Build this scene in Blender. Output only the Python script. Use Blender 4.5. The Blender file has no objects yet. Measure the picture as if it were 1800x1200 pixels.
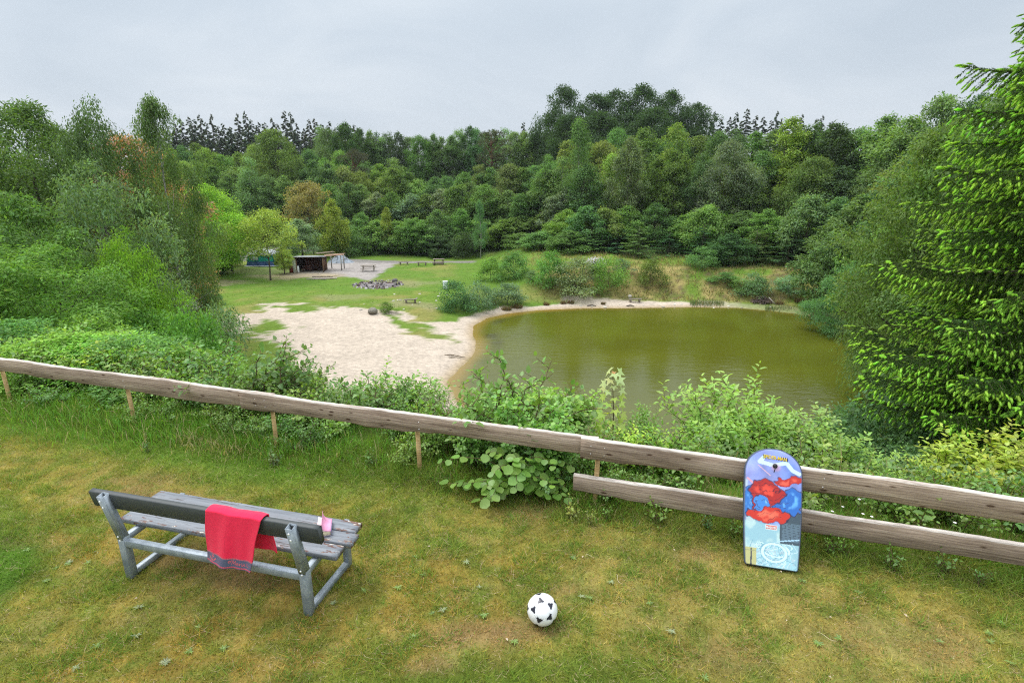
import bpy, math, random
import numpy as np
from mathutils import Vector, Matrix, Quaternion

SC = bpy.context.scene
COL = SC.collection
random.seed(4)
RNG = np.random.default_rng(4)

# ------------------------------------------------------------------ camera, sky, sun, exposure
F = 960.0
PITCH = math.radians(16)
cam = bpy.data.cameras.new('camera')
camo = bpy.data.objects.new('camera', cam); COL.objects.link(camo)
cam.sensor_width = 36; cam.lens = 36*F/1800; cam.clip_start = .05; cam.clip_end = 2000
camo.location = (0, 0, 0); camo.rotation_euler = (math.pi/2-PITCH, 0, 0)
SC.camera = camo
SC.view_settings.view_transform = 'Standard'; SC.view_settings.look = 'None'
SC.view_settings.gamma = 1; SC.view_settings.exposure = 0.90
try: SC.view_settings.use_curve_mapping = False
except Exception: pass

W = bpy.data.worlds.new('World'); SC.world = W; W.use_nodes = True
nt = W.node_tree; nt.nodes.clear()
def nd(t, kind, **k):
    n = t.nodes.new(kind)
    for a, b in k.items():
        if a == 'inp':
            for i, v in b.items(): n.inputs[i].default_value = v
        else: setattr(n, a, b)
    return n
def ramp(t, src, stops, interp='LINEAR'):
    r = t.nodes.new('ShaderNodeValToRGB'); r.color_ramp.interpolation = interp
    cr = r.color_ramp
    while len(cr.elements) < len(stops): cr.elements.new(.5)
    for e, (p, c) in zip(cr.elements, stops):
        e.position = p; e.color = (*c, 1) if len(c) == 3 else c
    t.links.new(src, r.inputs[0]); return r
SUN_EL, SUN_AZ = math.radians(58), math.radians(-60)
wo = nd(nt, 'ShaderNodeOutputWorld')
tc = nd(nt, 'ShaderNodeTexCoord')
sky = nd(nt, 'ShaderNodeTexSky', sky_type='NISHITA', sun_disc=False, sun_elevation=SUN_EL, sun_rotation=SUN_AZ)
bg1 = nd(nt, 'ShaderNodeBackground', inp={1: .05})
nt.links.new(sky.outputs[0], bg1.inputs[0])
# overcast layer: brightness rises from horizon to zenith as under a closed cloud cover
sep = nd(nt, 'ShaderNodeSeparateXYZ'); nt.links.new(tc.outputs['Generated'], sep.inputs[0])
cr = ramp(nt, sep.outputs[2], [(0, (.405, .435, .475)), (.14, (.400, .440, .482)), (.30, (.385, .435, .485)), (.55, (.80, .86, .94)), (1, (1.7, 1.78, 1.88))])
nz = nd(nt, 'ShaderNodeTexNoise', inp={'Scale': 2.2, 'Detail': 5, 'Roughness': .55, 'Distortion': .6})
mp = nd(nt, 'ShaderNodeMapping'); mp.inputs['Scale'].default_value = (1, 1, 2.5)
nt.links.new(tc.outputs['Generated'], mp.inputs[0]); nt.links.new(mp.outputs[0], nz.inputs[0])
nr = ramp(nt, nz.outputs[0], [(.34, (.90, .92, .94)), (.50, (1., 1.005, 1.01)), (.66, (1.12, 1.10, 1.08))])
mx = nd(nt, 'ShaderNodeMix', data_type='RGBA', blend_type='MULTIPLY'); mx.inputs[0].default_value = 1
nt.links.new(cr.outputs[0], mx.inputs[6]); nt.links.new(nr.outputs[0], mx.inputs[7])
bg2 = nd(nt, 'ShaderNodeBackground', inp={1: .92}); nt.links.new(mx.outputs[2], bg2.inputs[0])
ms = nd(nt, 'ShaderNodeMixShader', inp={0: .93})
nt.links.new(bg1.outputs[0], ms.inputs[1]); nt.links.new(bg2.outputs[0], ms.inputs[2]); nt.links.new(ms.outputs[0], wo.inputs[0])
sun = bpy.data.lights.new('sun', 'SUN'); sun.energy = 1.3; sun.angle = math.radians(25); sun.color = (1, .96, .9)
suno = bpy.data.objects.new('sun', sun); COL.objects.link(suno)
sd = Vector((math.cos(SUN_EL)*math.sin(SUN_AZ), math.cos(SUN_EL)*math.cos(SUN_AZ), math.sin(SUN_EL)))
suno.rotation_euler = (-sd).to_track_quat('-Z', 'Y').to_euler()
SC.cycles.max_bounces = 7; SC.cycles.diffuse_bounces = 4; SC.cycles.glossy_bounces = 2
SC.cycles.transmission_bounces = 4; SC.cycles.transparent_max_bounces = 8; SC.cycles.volume_bounces = 0
SC.cycles.use_denoising = False; SC.cycles.filter_width = 1.15

# ------------------------------------------------------------------ helpers
def ray(px, py):
    x = (px-900)/F; y = -(py-600)/F
    return np.array((x, math.cos(PITCH)+y*math.sin(PITCH), -math.sin(PITCH)+y*math.cos(PITCH)))
def atz(px, py, z): r = ray(px, py); return r*(z/r[2])
def aty(px, py, Y): r = ray(px, py); return r*(Y/r[1])
_T = np.random.default_rng(11).random((256, 256))
def vn(x, y):
    x = np.asarray(x, float); y = np.asarray(y, float)
    xi = np.floor(x).astype(int); yi = np.floor(y).astype(int)
    fx = x-xi; fy = y-yi; fx = fx*fx*(3-2*fx); fy = fy*fy*(3-2*fy)
    a = _T[xi % 256, yi % 256]; b = _T[(xi+1) % 256, yi % 256]; c = _T[xi % 256, (yi+1) % 256]; d = _T[(xi+1) % 256, (yi+1) % 256]
    return (a*(1-fx)+b*fx)*(1-fy)+(c*(1-fx)+d*fx)*fy
def fbm(x, y, o=4, s=0.0):
    x = np.asarray(x, float); y = np.asarray(y, float)
    t = 0; a = .5
    for i in range(o): t = t+a*vn(x*2**i+17.3*i+s, y*2**i+9.1*i+s*1.7); a *= .5
    return t/(1-.5**o)
def sstep(x, a, b):
    t = np.clip((np.asarray(x, float)-a)/(b-a), 0, 1); return t*t*(3-2*t)
def sdf(x, y, poly):
    x = np.asarray(x, float); y = np.asarray(y, float)
    P = np.asarray(poly, float)[:, :2]; d = np.full(x.shape, 1e9); ins = np.zeros(x.shape, bool)
    for i in range(len(P)):
        a = P[i-1]; b = P[i]; e = b-a
        t = np.clip(((x-a[0])*e[0]+(y-a[1])*e[1])/(e@e+1e-12), 0, 1)
        d = np.minimum(d, np.hypot(x-a[0]-t*e[0], y-a[1]-t*e[1]))
        c = ((a[1] > y) != (b[1] > y)) & (x < (b[0]-a[0])*(y-a[1])/(b[1]-a[1]+1e-12)+a[0])
        ins ^= c
    return np.where(ins, -d, d)
def mesh(name, V, Fs, mats=(), tint=None, smooth=False, midx=None, uv=None):
    V = np.ascontiguousarray(V, dtype=np.float32)
    if isinstance(Fs, np.ndarray): Fs = [Fs]
    Fs = [np.asarray(f, dtype=np.int32) for f in Fs if len(f)]
    me = bpy.data.meshes.new(name)
    nl = sum(f.size for f in Fs); npol = sum(len(f) for f in Fs)
    me.vertices.add(len(V)); me.vertices.foreach_set('co', V.ravel())
    me.loops.add(nl); me.loops.foreach_set('vertex_index', np.concatenate([f.ravel() for f in Fs]))
    me.polygons.add(npol)
    st = []; o = 0
    for f in Fs: st.append(o+np.arange(len(f))*f.shape[1]); o += f.size
    me.polygons.foreach_set('loop_start', np.concatenate(st).astype(np.int32))
    if smooth: me.polygons.foreach_set('use_smooth', np.ones(npol, bool))
    if midx is not None: me.polygons.foreach_set('material_index', np.asarray(midx, np.int32))
    for m in (mats if isinstance(mats, (list, tuple)) else [mats]): me.materials.append(m)
    if tint is not None:
        t = np.asarray(tint, np.float32)
        if t.shape[1] == 3: t = np.concatenate([t, np.ones((len(t), 1), np.float32)], 1)
        at = me.attributes.new('tint', 'FLOAT_COLOR', 'POINT'); at.data.foreach_set('color', np.ascontiguousarray(t).ravel())
    me.update(calc_edges=True); me.validate() if False else None
    return me
def obj(name, me, parent=None, loc=None, rot=None, scale=None, color=None, **props):
    o = bpy.data.objects.new(name, me); COL.objects.link(o)
    if parent is not None: o.parent = parent
    if loc is not None: o.location = [float(c) for c in loc]
    if rot is not None: o.rotation_euler = rot
    if scale is not None: o.scale = scale if hasattr(scale, '__len__') else (scale,)*3
    if color is not None: o.color = (*color, 1)
    for k, v in props.items(): o[k] = v
    return o
def thing(name, label, cat, loc=(0, 0, 0), rotz=0, group=None, scale=None, me=None, color=None, rot=None):
    o = obj(name, me, None, loc, rot or (0, 0, rotz), scale, color); o['label'] = label; o['category'] = cat
    if group: o['group'] = group
    return o
class MB:
    """collects boxes, tubes and raw pieces into one mesh"""
    def __init__(s): s.V = []; s.F = {}; s.n = 0; s.T = []
    def add(s, V, F, tint=None):
        V = np.asarray(V, float)
        for f in (F if isinstance(F, list) else [F]):
            f = np.asarray(f, int)
            if len(f): s.F.setdefault(f.shape[1], []).append(f+s.n)
        s.V.append(V); s.n += len(V)
        s.T.append(np.tile(np.array(tint if tint is not None else (1, 1, 1), float), (len(V), 1)) if tint is None or np.ndim(tint) == 1 else np.asarray(tint, float))
        return s
    def box(s, c, d, R=None, tint=None, bev=0.0):
        hx, hy, hz = [q/2 for q in d]
        b = min(bev, hx*.9, hy*.9, hz*.9) if bev else 0
        if not b:
            V = np.array([(x, y, z) for x in (-hx, hx) for y in (-hy, hy) for z in (-hz, hz)])
            Fq = np.array([(0, 1, 3, 2), (4, 6, 7, 5), (0, 4, 5, 1), (2, 3, 7, 6), (0, 2, 6, 4), (1, 5, 7, 3)]); Fs = [Fq]
        else:
            V = []; idx = {}
            for i, x in enumerate((-1, 1)):
                for j, y in enumerate((-1, 1)):
                    for k, z in enumerate((-1, 1)):
                        idx[i, j, k, 0] = len(V); V.append((x*hx, y*(hy-b), z*(hz-b)))
                        idx[i, j, k, 1] = len(V); V.append((x*(hx-b), y*hy, z*(hz-b)))
                        idx[i, j, k, 2] = len(V); V.append((x*(hx-b), y*(hy-b), z*hz))
            V = np.array(V); q = []; t = []
            for i in (0, 1):
                q.append([idx[i, 0, 0, 0], idx[i, 1, 0, 0], idx[i, 1, 1, 0], idx[i, 0, 1, 0]])
                q.append([idx[0, i, 0, 1], idx[1, i, 0, 1], idx[1, i, 1, 1], idx[0, i, 1, 1]])
                q.append([idx[0, 0, i, 2], idx[1, 0, i, 2], idx[1, 1, i, 2], idx[0, 1, i, 2]])
                for j in (0, 1):
                    q.append([idx[i, j, 0, 0], idx[i, j, 1, 0], idx[i, j, 1, 1], idx[i, j, 0, 1]])
                    q.append([idx[i, 0, j, 0], idx[i, 1, j, 0], idx[i, 1, j, 2], idx[i, 0, j, 2]])
                    q.append([idx[0, i, j, 1], idx[1, i, j, 1], idx[1, i, j, 2], idx[0, i, j, 2]])
                    for k in (0, 1): t.append([idx[i, j, k, 0], idx[i, j, k, 1], idx[i, j, k, 2]])
            def fix(f):
                P = V[f]; n = np.cross(P[1]-P[0], P[2]-P[0]); return f if n@P.mean(0) > 0 else f[::-1]
            Fs = [np.array([fix(f) for f in q]), np.array([fix(f) for f in t])]
        if R is not None: V = V@np.array(R).T
        return s.add(V+np.array(c), Fs, tint)
    def tube(s, P, r, n=6, tint=None, cap=True):
        V, Fq, caps = tube(P, r, n, cap); return s.add(V, [Fq]+([caps] if cap else []), tint)
    def bar(s, a, b, w, h, tint=None, bev=0.0):
        """box of section w (sideways) by h (up) from a to b"""
        a = np.array(a, float); b = np.array(b, float); L = np.linalg.norm(b-a); x = (b-a)/L
        up = np.array((0, 0, 1.)) if abs(x[2]) < .9 else np.array((0, 1., 0)); y = np.cross(up, x); y /= np.linalg.norm(y); z = np.cross(x, y)
        return s.box((a+b)/2, (L, w, h), np.stack([x, y, z], 1), tint, bev)
    def mesh(s, name, mat, smooth=False, tint=True):
        return mesh(name, np.concatenate(s.V), [np.concatenate(f) for f in s.F.values()], mat, np.concatenate(s.T) if tint else None, smooth)
    def build(s, name, mat, parent=None, smooth=False, **k): return obj(name, s.mesh(name, mat, smooth), parent, **k)
def tube(P, r, n=6, cap=True):
    P = np.asarray(P, float); r = np.broadcast_to(np.asarray(r, float), (len(P),))
    T = np.gradient(P, axis=0); T /= np.linalg.norm(T, axis=1)[:, None]+1e-9
    ref = np.array((.31, .2, .93)) if abs(T[:, 2]).mean() < .8 else np.array((1., .1, 0))
    A = np.cross(T, ref); A /= np.linalg.norm(A, axis=1)[:, None]+1e-9; B = np.cross(T, A)
    an = np.arange(n)/n*2*np.pi
    V = (P[:, None]+r[:, None, None]*(np.cos(an)[None, :, None]*A[:, None]+np.sin(an)[None, :, None]*B[:, None])).reshape(-1, 3)
    i = np.arange(len(P)-1)[:, None]*n; j = np.arange(n)[None]; k = (j+1) % n
    Fq = np.stack([i+j, i+k, i+n+k, i+n+j], -1).reshape(-1, 4)
    caps = np.array([list(range(n))[::-1], [(len(P)-1)*n+q for q in range(n)]])
    return V, Fq, caps
def norm(v): return v/(np.linalg.norm(v, axis=-1, keepdims=True)+1e-9)

# ------------------------------------------------------------------ materials
def mat(name):
    m = bpy.data.materials.new(name); m.use_nodes = True; t = m.node_tree; t.nodes.clear()
    return m, t, nd(t, 'ShaderNodeOutputMaterial')
def mixc(t, a, b, fac, mode='MIX'):
    m = nd(t, 'ShaderNodeMix', data_type='RGBA', blend_type=mode)
    for i, v in ((0, fac), (6, a), (7, b)):
        if isinstance(v, (int, float)): m.inputs[i].default_value = v
        elif isinstance(v, tuple): m.inputs[i].default_value = (*v, 1)
        else: t.links.new(v, m.inputs[i])
    return m.outputs[2]
def noise(t, scale, detail=4, rough=.55, vec=None, mscale=None, kind='Object'):
    n = nd(t, 'ShaderNodeTexNoise', inp={'Scale': scale, 'Detail': detail, 'Roughness': rough})
    if vec is None: vec = nd(t, 'ShaderNodeTexCoord').outputs[kind]
    if mscale:
        mp = nd(t, 'ShaderNodeMapping'); mp.inputs['Scale'].default_value = mscale; t.links.new(vec, mp.inputs[0]); vec = mp.outputs[0]
    t.links.new(vec, n.inputs[0]); return n.outputs[0]
def bump(t, h, strength=.4, dist=.01):
    b = nd(t, 'ShaderNodeBump', inp={'Strength': strength, 'Distance': dist}); t.links.new(h, b.inputs['Height']); return b.outputs[0]
def princ(t, out, color, rough=.7, spec=.3, metal=0., nrm=None):
    p = nd(t, 'ShaderNodeBsdfPrincipled', inp={'Metallic': metal, 'Specular IOR Level': spec})
    if isinstance(color, tuple): p.inputs['Base Color'].default_value = (*color, 1)
    else: t.links.new(color, p.inputs['Base Color'])
    if isinstance(rough, (int, float)): p.inputs['Roughness'].default_value = rough
    else: t.links.new(rough, p.inputs['Roughness'])
    if nrm is not None: t.links.new(nrm, p.inputs['Normal'])
    t.links.new(p.outputs[0], out.inputs[0]); return p
def leafmat(name, trans=.35, gloss=.06, rough=.45, boost=1.0):
    m, t, out = mat(name)
    at = nd(t, 'ShaderNodeAttribute', attribute_name='tint'); oi = nd(t, 'ShaderNodeObjectInfo')
    c = mixc(t, at.outputs[0], oi.outputs['Color'], 1., 'MULTIPLY'); c = mixc(t, c, (boost*1.06, boost, boost*1.1), 1., 'MULTIPLY')
    d = nd(t, 'ShaderNodeBsdfDiffuse'); t.links.new(c, d.inputs[0])
    ct = mixc(t, c, (1.25, 1.3, .55), 1., 'MULTIPLY')
    tr = nd(t, 'ShaderNodeBsdfTranslucent'); t.links.new(ct, tr.inputs[0])
    m1 = nd(t, 'ShaderNodeMixShader', inp={0: trans}); t.links.new(d.outputs[0], m1.inputs[1]); t.links.new(tr.outputs[0], m1.inputs[2])
    last = m1
    if gloss:
        g = nd(t, 'ShaderNodeBsdfGlossy', inp={'Roughness': rough}); g.inputs[0].default_value = (1, 1, 1, 1)
        m2 = nd(t, 'ShaderNodeMixShader', inp={0: gloss}); t.links.new(m1.outputs[0], m2.inputs[1]); t.links.new(g.outputs[0], m2.inputs[2]); last = m2
    t.links.new(last.outputs[0], out.inputs[0]); return m
LEAF = leafmat('leaf', .42, .012, .6, 1.65); LEAFN = leafmat('leaf_near', .42, .03, .45, 1.3); BLADE = leafmat('grass_blade', .35, .0, .5, 1.15)
def barkmat(name, c1, c2, scale=6, birch=False):
    m, t, out = mat(name)
    n = noise(t, scale, 5, .6, mscale=(3, 3, .6)) if not birch else noise(t, scale, 4, .6, mscale=(1, 1, 4))
    c = ramp(t, n, [(.35, c1), (.62, c2)]).outputs[0]
    princ(t, out, c, .85, .2, nrm=bump(t, n, .6, .03)); return m
BARK = barkmat('bark', (.045, .035, .025), (.13, .105, .08)); BARKR = barkmat('bark_reddish', (.06, .03, .02), (.2, .11, .07))
BIRCH = barkmat('birch_bark', (.06, .055, .05), (.5, .48, .44), 5, True); STEM = barkmat('stem', (.07, .045, .025), (.16, .12, .06), 20)
def tintmat(name, rough=.7, spec=.3, nscale=0, namp=.25, bstr=0, metal=0., mscale=None):
    m, t, out = mat(name)
    c = nd(t, 'ShaderNodeAttribute', attribute_name='tint').outputs[0]; nr = None
    if nscale:
        n = noise(t, nscale, 5, .6, mscale=mscale)
        c = mixc(t, c, ramp(t, n, [(.3, (1-namp,)*3), (.7, (1+namp,)*3)]).outputs[0], 1., 'MULTIPLY')
        if bstr: nr = bump(t, n, bstr, .02)
    princ(t, out, c, rough, spec, metal, nr); return m
PAINT = tintmat('plain', .7, .3, 12, .2, .2)

# ------------------------------------------------------------------ the lie of the land
P0 = np.array((.77, 4.79)); DV = np.array((.953, -.302)); NV = np.array((.302, .953)); ZP = -3.07
WZ = -12.0
def fs(x, y): return (np.asarray(x)-P0[0])*NV[0]+(np.asarray(y)-P0[1])*NV[1]
def fd(x, y): return (np.asarray(x)-P0[0])*DV[0]+(np.asarray(y)-P0[1])*DV[1]
def fpt(d, s, z=0): return np.array((P0[0]+d*DV[0]+s*NV[0], P0[1]+d*DV[1]+s*NV[1], z))
def wpoly(pts, z): return [tuple(atz(a, b, z)[:2]) for a, b in pts]
POND = wpoly([(787, 671), (812, 645), (836, 620), (838, 603), (831, 590), (834, 573), (856, 559), (895, 551), (950, 545), (1020, 542), (1100, 542),
              (1210, 540), (1290, 541), (1350, 546), (1400, 552), (1440, 559), (1490, 570), (1530, 588), (1575, 620), (1620, 690), (1560, 790), (1350, 830),
              (1080, 800), (930, 770), (850, 738), (806, 705)], WZ)
BASIN = [(-90, 96), (-45, 98), (-30, 93), (-16, 90), (-2, 85.5), (5, 80), (11, 73.5), (25, 69), (37, 62), (45, 53), (46, 40), (36, 26), (30, 8), (40, -60), (-90, -60)]
def H(x, y):
    x = np.asarray(x, float); y = np.asarray(y, float)
    s = fs(x, y)
    t = np.maximum(s-.75, 0)
    zs = ZP-.70*(t*t/(t+.8))-.04*t
    zs = zs+sstep(s, .5, 2)*(fbm(x*.35, y*.35, 3)-.5)*.7
    dp = sdf(x, y, POND)
    b = WZ+np.where(dp > 0, np.minimum(dp*.11, 1.0)+sstep(dp, 0, .5)*.05, np.maximum(dp*.28, -1.6))
    e = sstep(x+(y-60)*.2, -2., 7.)*sstep(y, 44, 53)
    b = b+e*(sstep(dp, 2.4, 8.5)*1.75+sstep(dp, 2, 20)*.4)
    hb = sdf(x, y, BASIN)
    hb = np.maximum(hb, 0)
    b = b+np.where(hb < 60, .135*hb, 8.1+.05*(hb-60))*(1-.9*sstep(y, 20, -10))
    b = b+(fbm(x*.12, y*.12, 3, 5)-.5)*.5*sstep(dp, 1, 8)
    k = 1.2; h = np.clip(.5+.5*(zs-b)/k, 0, 1)
    z = b*(1-h)+zs*h+k*h*(1-h)*.6
    return np.where(s < .6, np.minimum(ZP, ZP-.0*s), z)
def Hs(x, y): return float(H(np.array([x]), np.array([y]))[0])
def on(px, py):
    """the point of the ground seen at a pixel of the photograph"""
    r = ray(px, py); t = np.linspace(2, 160, 3200); P = r[None]*t[:, None]
    k = np.argmax(P[:, 2] < H(P[:, 0], P[:, 1])); return P[k]
def g2(pts, z=-11.1): return wpoly(pts, z)
SAND = g2([(366, 582), (392, 570), (452, 560), (470, 546), (520, 541), (560, 550), (610, 550), (655, 556), (700, 556), (735, 566), (790, 563), (826, 552), (870, 562), (850, 620), (800, 690),
           (760, 735), (690, 720), (620, 705), (560, 700), (520, 672), (492, 640), (478, 612), (440, 600), (400, 596)], -11.5)
TUFTZ = [g2(p, -11.5) for p in ([(432, 590), (470, 575), (515, 583), (500, 594), (450, 600)], [(484, 549), (540, 545), (575, 556), (520, 560)],
                                [(690, 562), (740, 570), (775, 585), (805, 575), (815, 585), (770, 600), (720, 582), (690, 575)], [(430, 612), (490, 618), (500, 650), (560, 672), (540, 690), (480, 650)])]
YARD = g2([(498, 487), (540, 474), (586, 462), (700, 461), (655, 494), (600, 489), (560, 493)])
ROAD = g2([(590, 464), (590, 457), (700, 459.5), (835, 462), (835, 465), (700, 463)])
ROADL = g2([(388, 424), (470, 426), (560, 440), (560, 446), (470, 440), (430, 462), (400, 458), (420, 440), (388, 432)])
PATH = g2([(985, 525), (1060, 528), (1150, 531), (1220, 533), (1220, 540), (1100, 541), (1060, 537), (990, 530)], -11.8)
PIT = on(665, 501)
def ground_zone(x, y):
    """mixing weights -> (colour n x 3, zone id)"""
    s = fs(x, y); dp = sdf(x, y, POND); n1 = fbm(x*.9, y*.9, 5, 3); n2 = fbm(x*.25, y*.25, 4, 8); n3 = fbm(x*2.6, y*2.6, 3, 1); n4 = fbm(x*.07, y*.07, 3, 2)
    z = np.zeros(x.shape, int)
    def c(*v): return np.array(v)[None]
    g = c(.105, .17, .022)*(1-.0*n1[:, None])
    dry = np.clip(sstep(n2, .48, .64)*.8+sstep(n1, .5, .7)*.35, 0, 1)[:, None]
    col = g*(1-dry)+c(.20, .185, .055)*dry
    lush = sstep(n4, .5, .6)[:, None]*.5; col = col*(1-lush)+c(.075, .16, .018)*lush
    col = col*(.82+.36*n3[:, None])
    def lay(w, cc):
        nonlocal col
        w = np.clip(w, 0, 1)[:, None]; col = col*(1-w)+cc*w
    # dry bank beyond the far shore
    e = sstep(x+(y-60)*.2, -2., 7.)*sstep(y, 44, 53)*sstep(dp, 1.5, 3)*(1-sstep(dp, 8.5, 12))
    bankc = c(.25, .205, .075)*(1-sstep(n1, .4, .65)[:, None])+c(.13, .15, .035)*sstep(n1, .4, .65)[:, None]
    bankc = bankc*(.7+.6*n3[:, None]); lay(e*sstep(n2, .3, .42), bankc)
    lay(e*sstep(n3*.5+n1*.5, .56, .64)*.8, c(.12, .085, .05))
    # slope under the fence
    lay(sstep(s, .6, 2)*(1-sstep(s, 16, 21)), c(.07, .085, .025))
    # sand
    sd_ = sdf(x, y, SAND)+(n1-.5)*4.2+(n3-.5)*1.3
    ws = sstep(-sd_, -.15, .25)
    for tz in TUFTZ: ws = ws*sstep(sdf(x, y, tz)+(n1-.5)*3.5+(n3-.5)*1.2, -.2, .2)
    strip = sstep(1.7+(n1-.5)*2.2-dp, -.2, .4)*sstep(y, 24, 30)*(1-.75*sstep(x, 19, 25))
    wpath = sstep(-(sdf(x, y, PATH)+(n1-.5)*1.5), -.2, .2)
    ws = np.maximum(np.maximum(ws, strip), wpath)
    sandc = c(.42, .355, .285)*(.86+.28*n1[:, None])
    lay(ws, sandc)
    wet = sstep(.9-dp, -.1, .9)*ws; lay(wet*.75, c(.30, .22, .12))
    z[ws > .5] = 1
    lay(sstep(-dp, -.1, .15), c(.16, .13, .035))
    # gravel
    w = sstep(-(sdf(x, y, YARD)+(n1-.5)*1.6), -.2, .3); lay(w, c(.27, .245, .225)*(.75+.5*n1[:, None])); z[w > .5] = 2
    for R in (ROAD, ROADL):
        w = sstep(-(sdf(x, y, R)+(n1-.5)*.8), -.2, .3); lay(w, c(.19, .175, .16)*(.8+.4*n1[:, None])); z[w > .5] = 2
    # bare earth in front of the woodpile, scuffed spots on the meadow
    for q, r_, k in (((525, 487), 4.5, .8), ((470, 478), 5, .3), ((370, 500), 3.5, .7), ((600, 525), 3, .35), ((725, 535), 2.5, .5), ((700, 500), 4, .4)):
        P = atz(q[0], q[1], -11.1); d = np.hypot((x-P[0])/2.2, y-P[1]); lay((1-sstep(d+(n1-.5)*3, r_*.3, r_*.7))*k, c(.27, .22, .14))
    # woodland floor
    hb = sdf(x, y, BASIN)+(n1-.5)*2
    w = sstep(hb, -1.5, .5); lay(w, c(.045, .06, .02)*(.6+.8*n1[:, None]))
    z[(hb > -.5) & (z == 0)] = 3
    return col, z, n1

def groundmat():
    m, t, out = mat('ground')
    at = nd(t, 'ShaderNodeAttribute', attribute_name='tint').outputs[0]
    n = noise(t, 3.1, 8, .7); n2 = noise(t, 22, 4, .65)
    c = mixc(t, at, ramp(t, n, [(.3, (.72, .72, .72)), (.7, (1.3, 1.3, 1.3))]).outputs[0], 1., 'MULTIPLY')
    c = mixc(t, c, ramp(t, n2, [(.3, (.8, .8, .8)), (.7, (1.2, 1.2, 1.2))]).outputs[0], 1., 'MULTIPLY')
    princ(t, out, c, .95, .1, nrm=bump(t, n, .8, .06)); return m
GROUND = groundmat()
def axis(fine0, fine1, step, far0, far1, g=1.22):
    a = list(np.arange(fine0, fine1+1e-6, step)); d = step; q = fine1
    while q < far1: d = min(d*g, 40); q += d; a.append(q)
    d = step; q = fine0
    while q > far0: d = min(d*g, 40); q -= d; a.insert(0, q)
    return np.array(a)
def terrain():
    X = axis(-42, 34, .42, -300, 300); Y = axis(14, 84, .36, -120, 320, 1.18)
    gx, gy = np.meshgrid(X, Y, indexing='ij'); x = gx.ravel(); y = gy.ravel()
    z = H(x, y); s = fs(x, y); d = fd(x, y)
    z = np.where((s < .9) & (s > -7) & (d > -14) & (d < 10), z-.15, z)
    col, zone, n1 = ground_zone(x, y)
    z = z+(n1-.5)*.12*sstep(s, 2, 4)*(zone == 0)+(n1-.5)*.07*(zone == 1)
    V = np.stack([x, y, z], 1); ny = len(Y)
    i = np.arange(len(X)-1)[:, None]*ny; j = np.arange(ny-1)[None]
    Fq = np.stack([i+j, i+ny+j, i+ny+j+1, i+j+1], -1).reshape(-1, 4)
    fz = zone[Fq]; fzone = np.where((fz == fz[:, :1]).all(1), fz[:, 0], np.max(fz, 1))
    for k, nm in enumerate(('ground', 'sand_beach', 'gravel_yard', 'forest_floor')):
        f = Fq[fzone == k]; u, inv = np.unique(f, return_inverse=True)
        obj(nm, mesh(nm, V[u], inv.reshape(f.shape), GROUND, col[u], True), kind='structure')
terrain()

# the lawn in front of the fence -------------------------------------------------
def lawn_col(x, y):
    s = fs(x, y); d = fd(x, y)
    n1 = fbm(x*1.1, y*1.1, 5, 3); n2 = fbm(x*.45, y*.45, 3, 8); n3 = fbm(x*6, y*6, 3, 1); n4 = fbm(x*2.3, y*2.3, 4, 31)
    def c(*v): return np.array(v)[None]
    col = c(.215, .20, .045)*np.ones((len(x), 1))
    def lay(w, cc):
        nonlocal col
        w = np.clip(w, 0, 1)[:, None]; col = col*(1-w)+cc*w
    lay(sstep(n1, .52, .68)*.6, c(.235, .175, .04))               # moss turned ochre
    lay(sstep(n4, .5, .66)*.75, c(.13, .165, .03))
    lay(sstep(n2, .52, .66)*.3, c(.28, .23, .085))               # straw
    n6 = fbm(x*9, y*9, 3, 51); n7 = fbm(x*5, y*5, 3, 91); lay(sstep(n6, .5, .62)*.55, c(.12, .19, .035)); lay(sstep(n7, .56, .68)*.3, c(.32, .26, .10))
    gl = (1-sstep(np.hypot((x+5.0)/1.6, (y-3.9)/.8)+(n1-.5)*1.8, .5, 1.2))   # green patch left of the bench
    lay(gl, c(.075, .155, .022))
    lay((1-sstep(np.hypot((x+.5)/2.2, (y-2.7)/.45)+(n1-.5)*1.6, .3, 1.1))*.8, c(.09, .15, .02))
    lay(sstep(s, -1.1, -.35)*sstep(-d, .5, 3.5)*.9, c(.085, .17, .022))
    lay(sstep(s, -.45, -.1)*.7, c(.09, .14, .025))
    for (px, py, rx, ry, k) in ((265, 880, .9, .22, .9), (240, 845, .9, .15, .5), (360, 980, .85, .3, .9), (450, 1010, .8, .2, .8), (800, 1120, .35, .16, .9), (770, 1170, .3, .15, .8), (960, 1105, .32, .14, .8), (1000, 1040, .4, .12, .5),
                              (950, 900, .5, .2, .6), (1180, 975, .35, .15, .6), (1250, 1150, .5, .2, .5), (60, 950, .5, .15, .4), (1600, 1130, .6, .2, .45)):
        P = atz(px, py, ZP); dd = np.hypot((x-P[0])/rx, (y-P[1])/ry); lay((1-sstep(dd+(n4-.5)*2.0, .2, 1.1))*k*.8, c(.22, .155, .075))
    return col*(.92+.55*n3[:, None])*np.array((1.06, 1., .95)), n1
def lawn_h(x, y):
    return (fbm(x*3, y*3, 4, 2)-.5)*.05
def lawn():
    D = np.arange(-13.5, 8.5, .07); S = np.arange(-6.5, 1.01, .07)
    d, s = [q.ravel() for q in np.meshgrid(D, S, indexing='ij')]
    x = P0[0]+d*DV[0]+s*NV[0]; y = P0[1]+d*DV[1]+s*NV[1]
    z = np.where(s > .6, H(x, y), ZP)+lawn_h(x, y)
    col, _ = lawn_col(x, y); ny = len(S)
    i = np.arange(len(D)-1)[:, None]*ny; j = np.arange(ny-1)[None]
    Fq = np.stack([i+j, i+ny+j, i+ny+j+1, i+j+1], -1).reshape(-1, 4)
    obj('lawn', mesh('lawn', np.stack([x, y, z], 1), Fq, GROUND, col*.66, True), kind='structure')
lawn()
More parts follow.
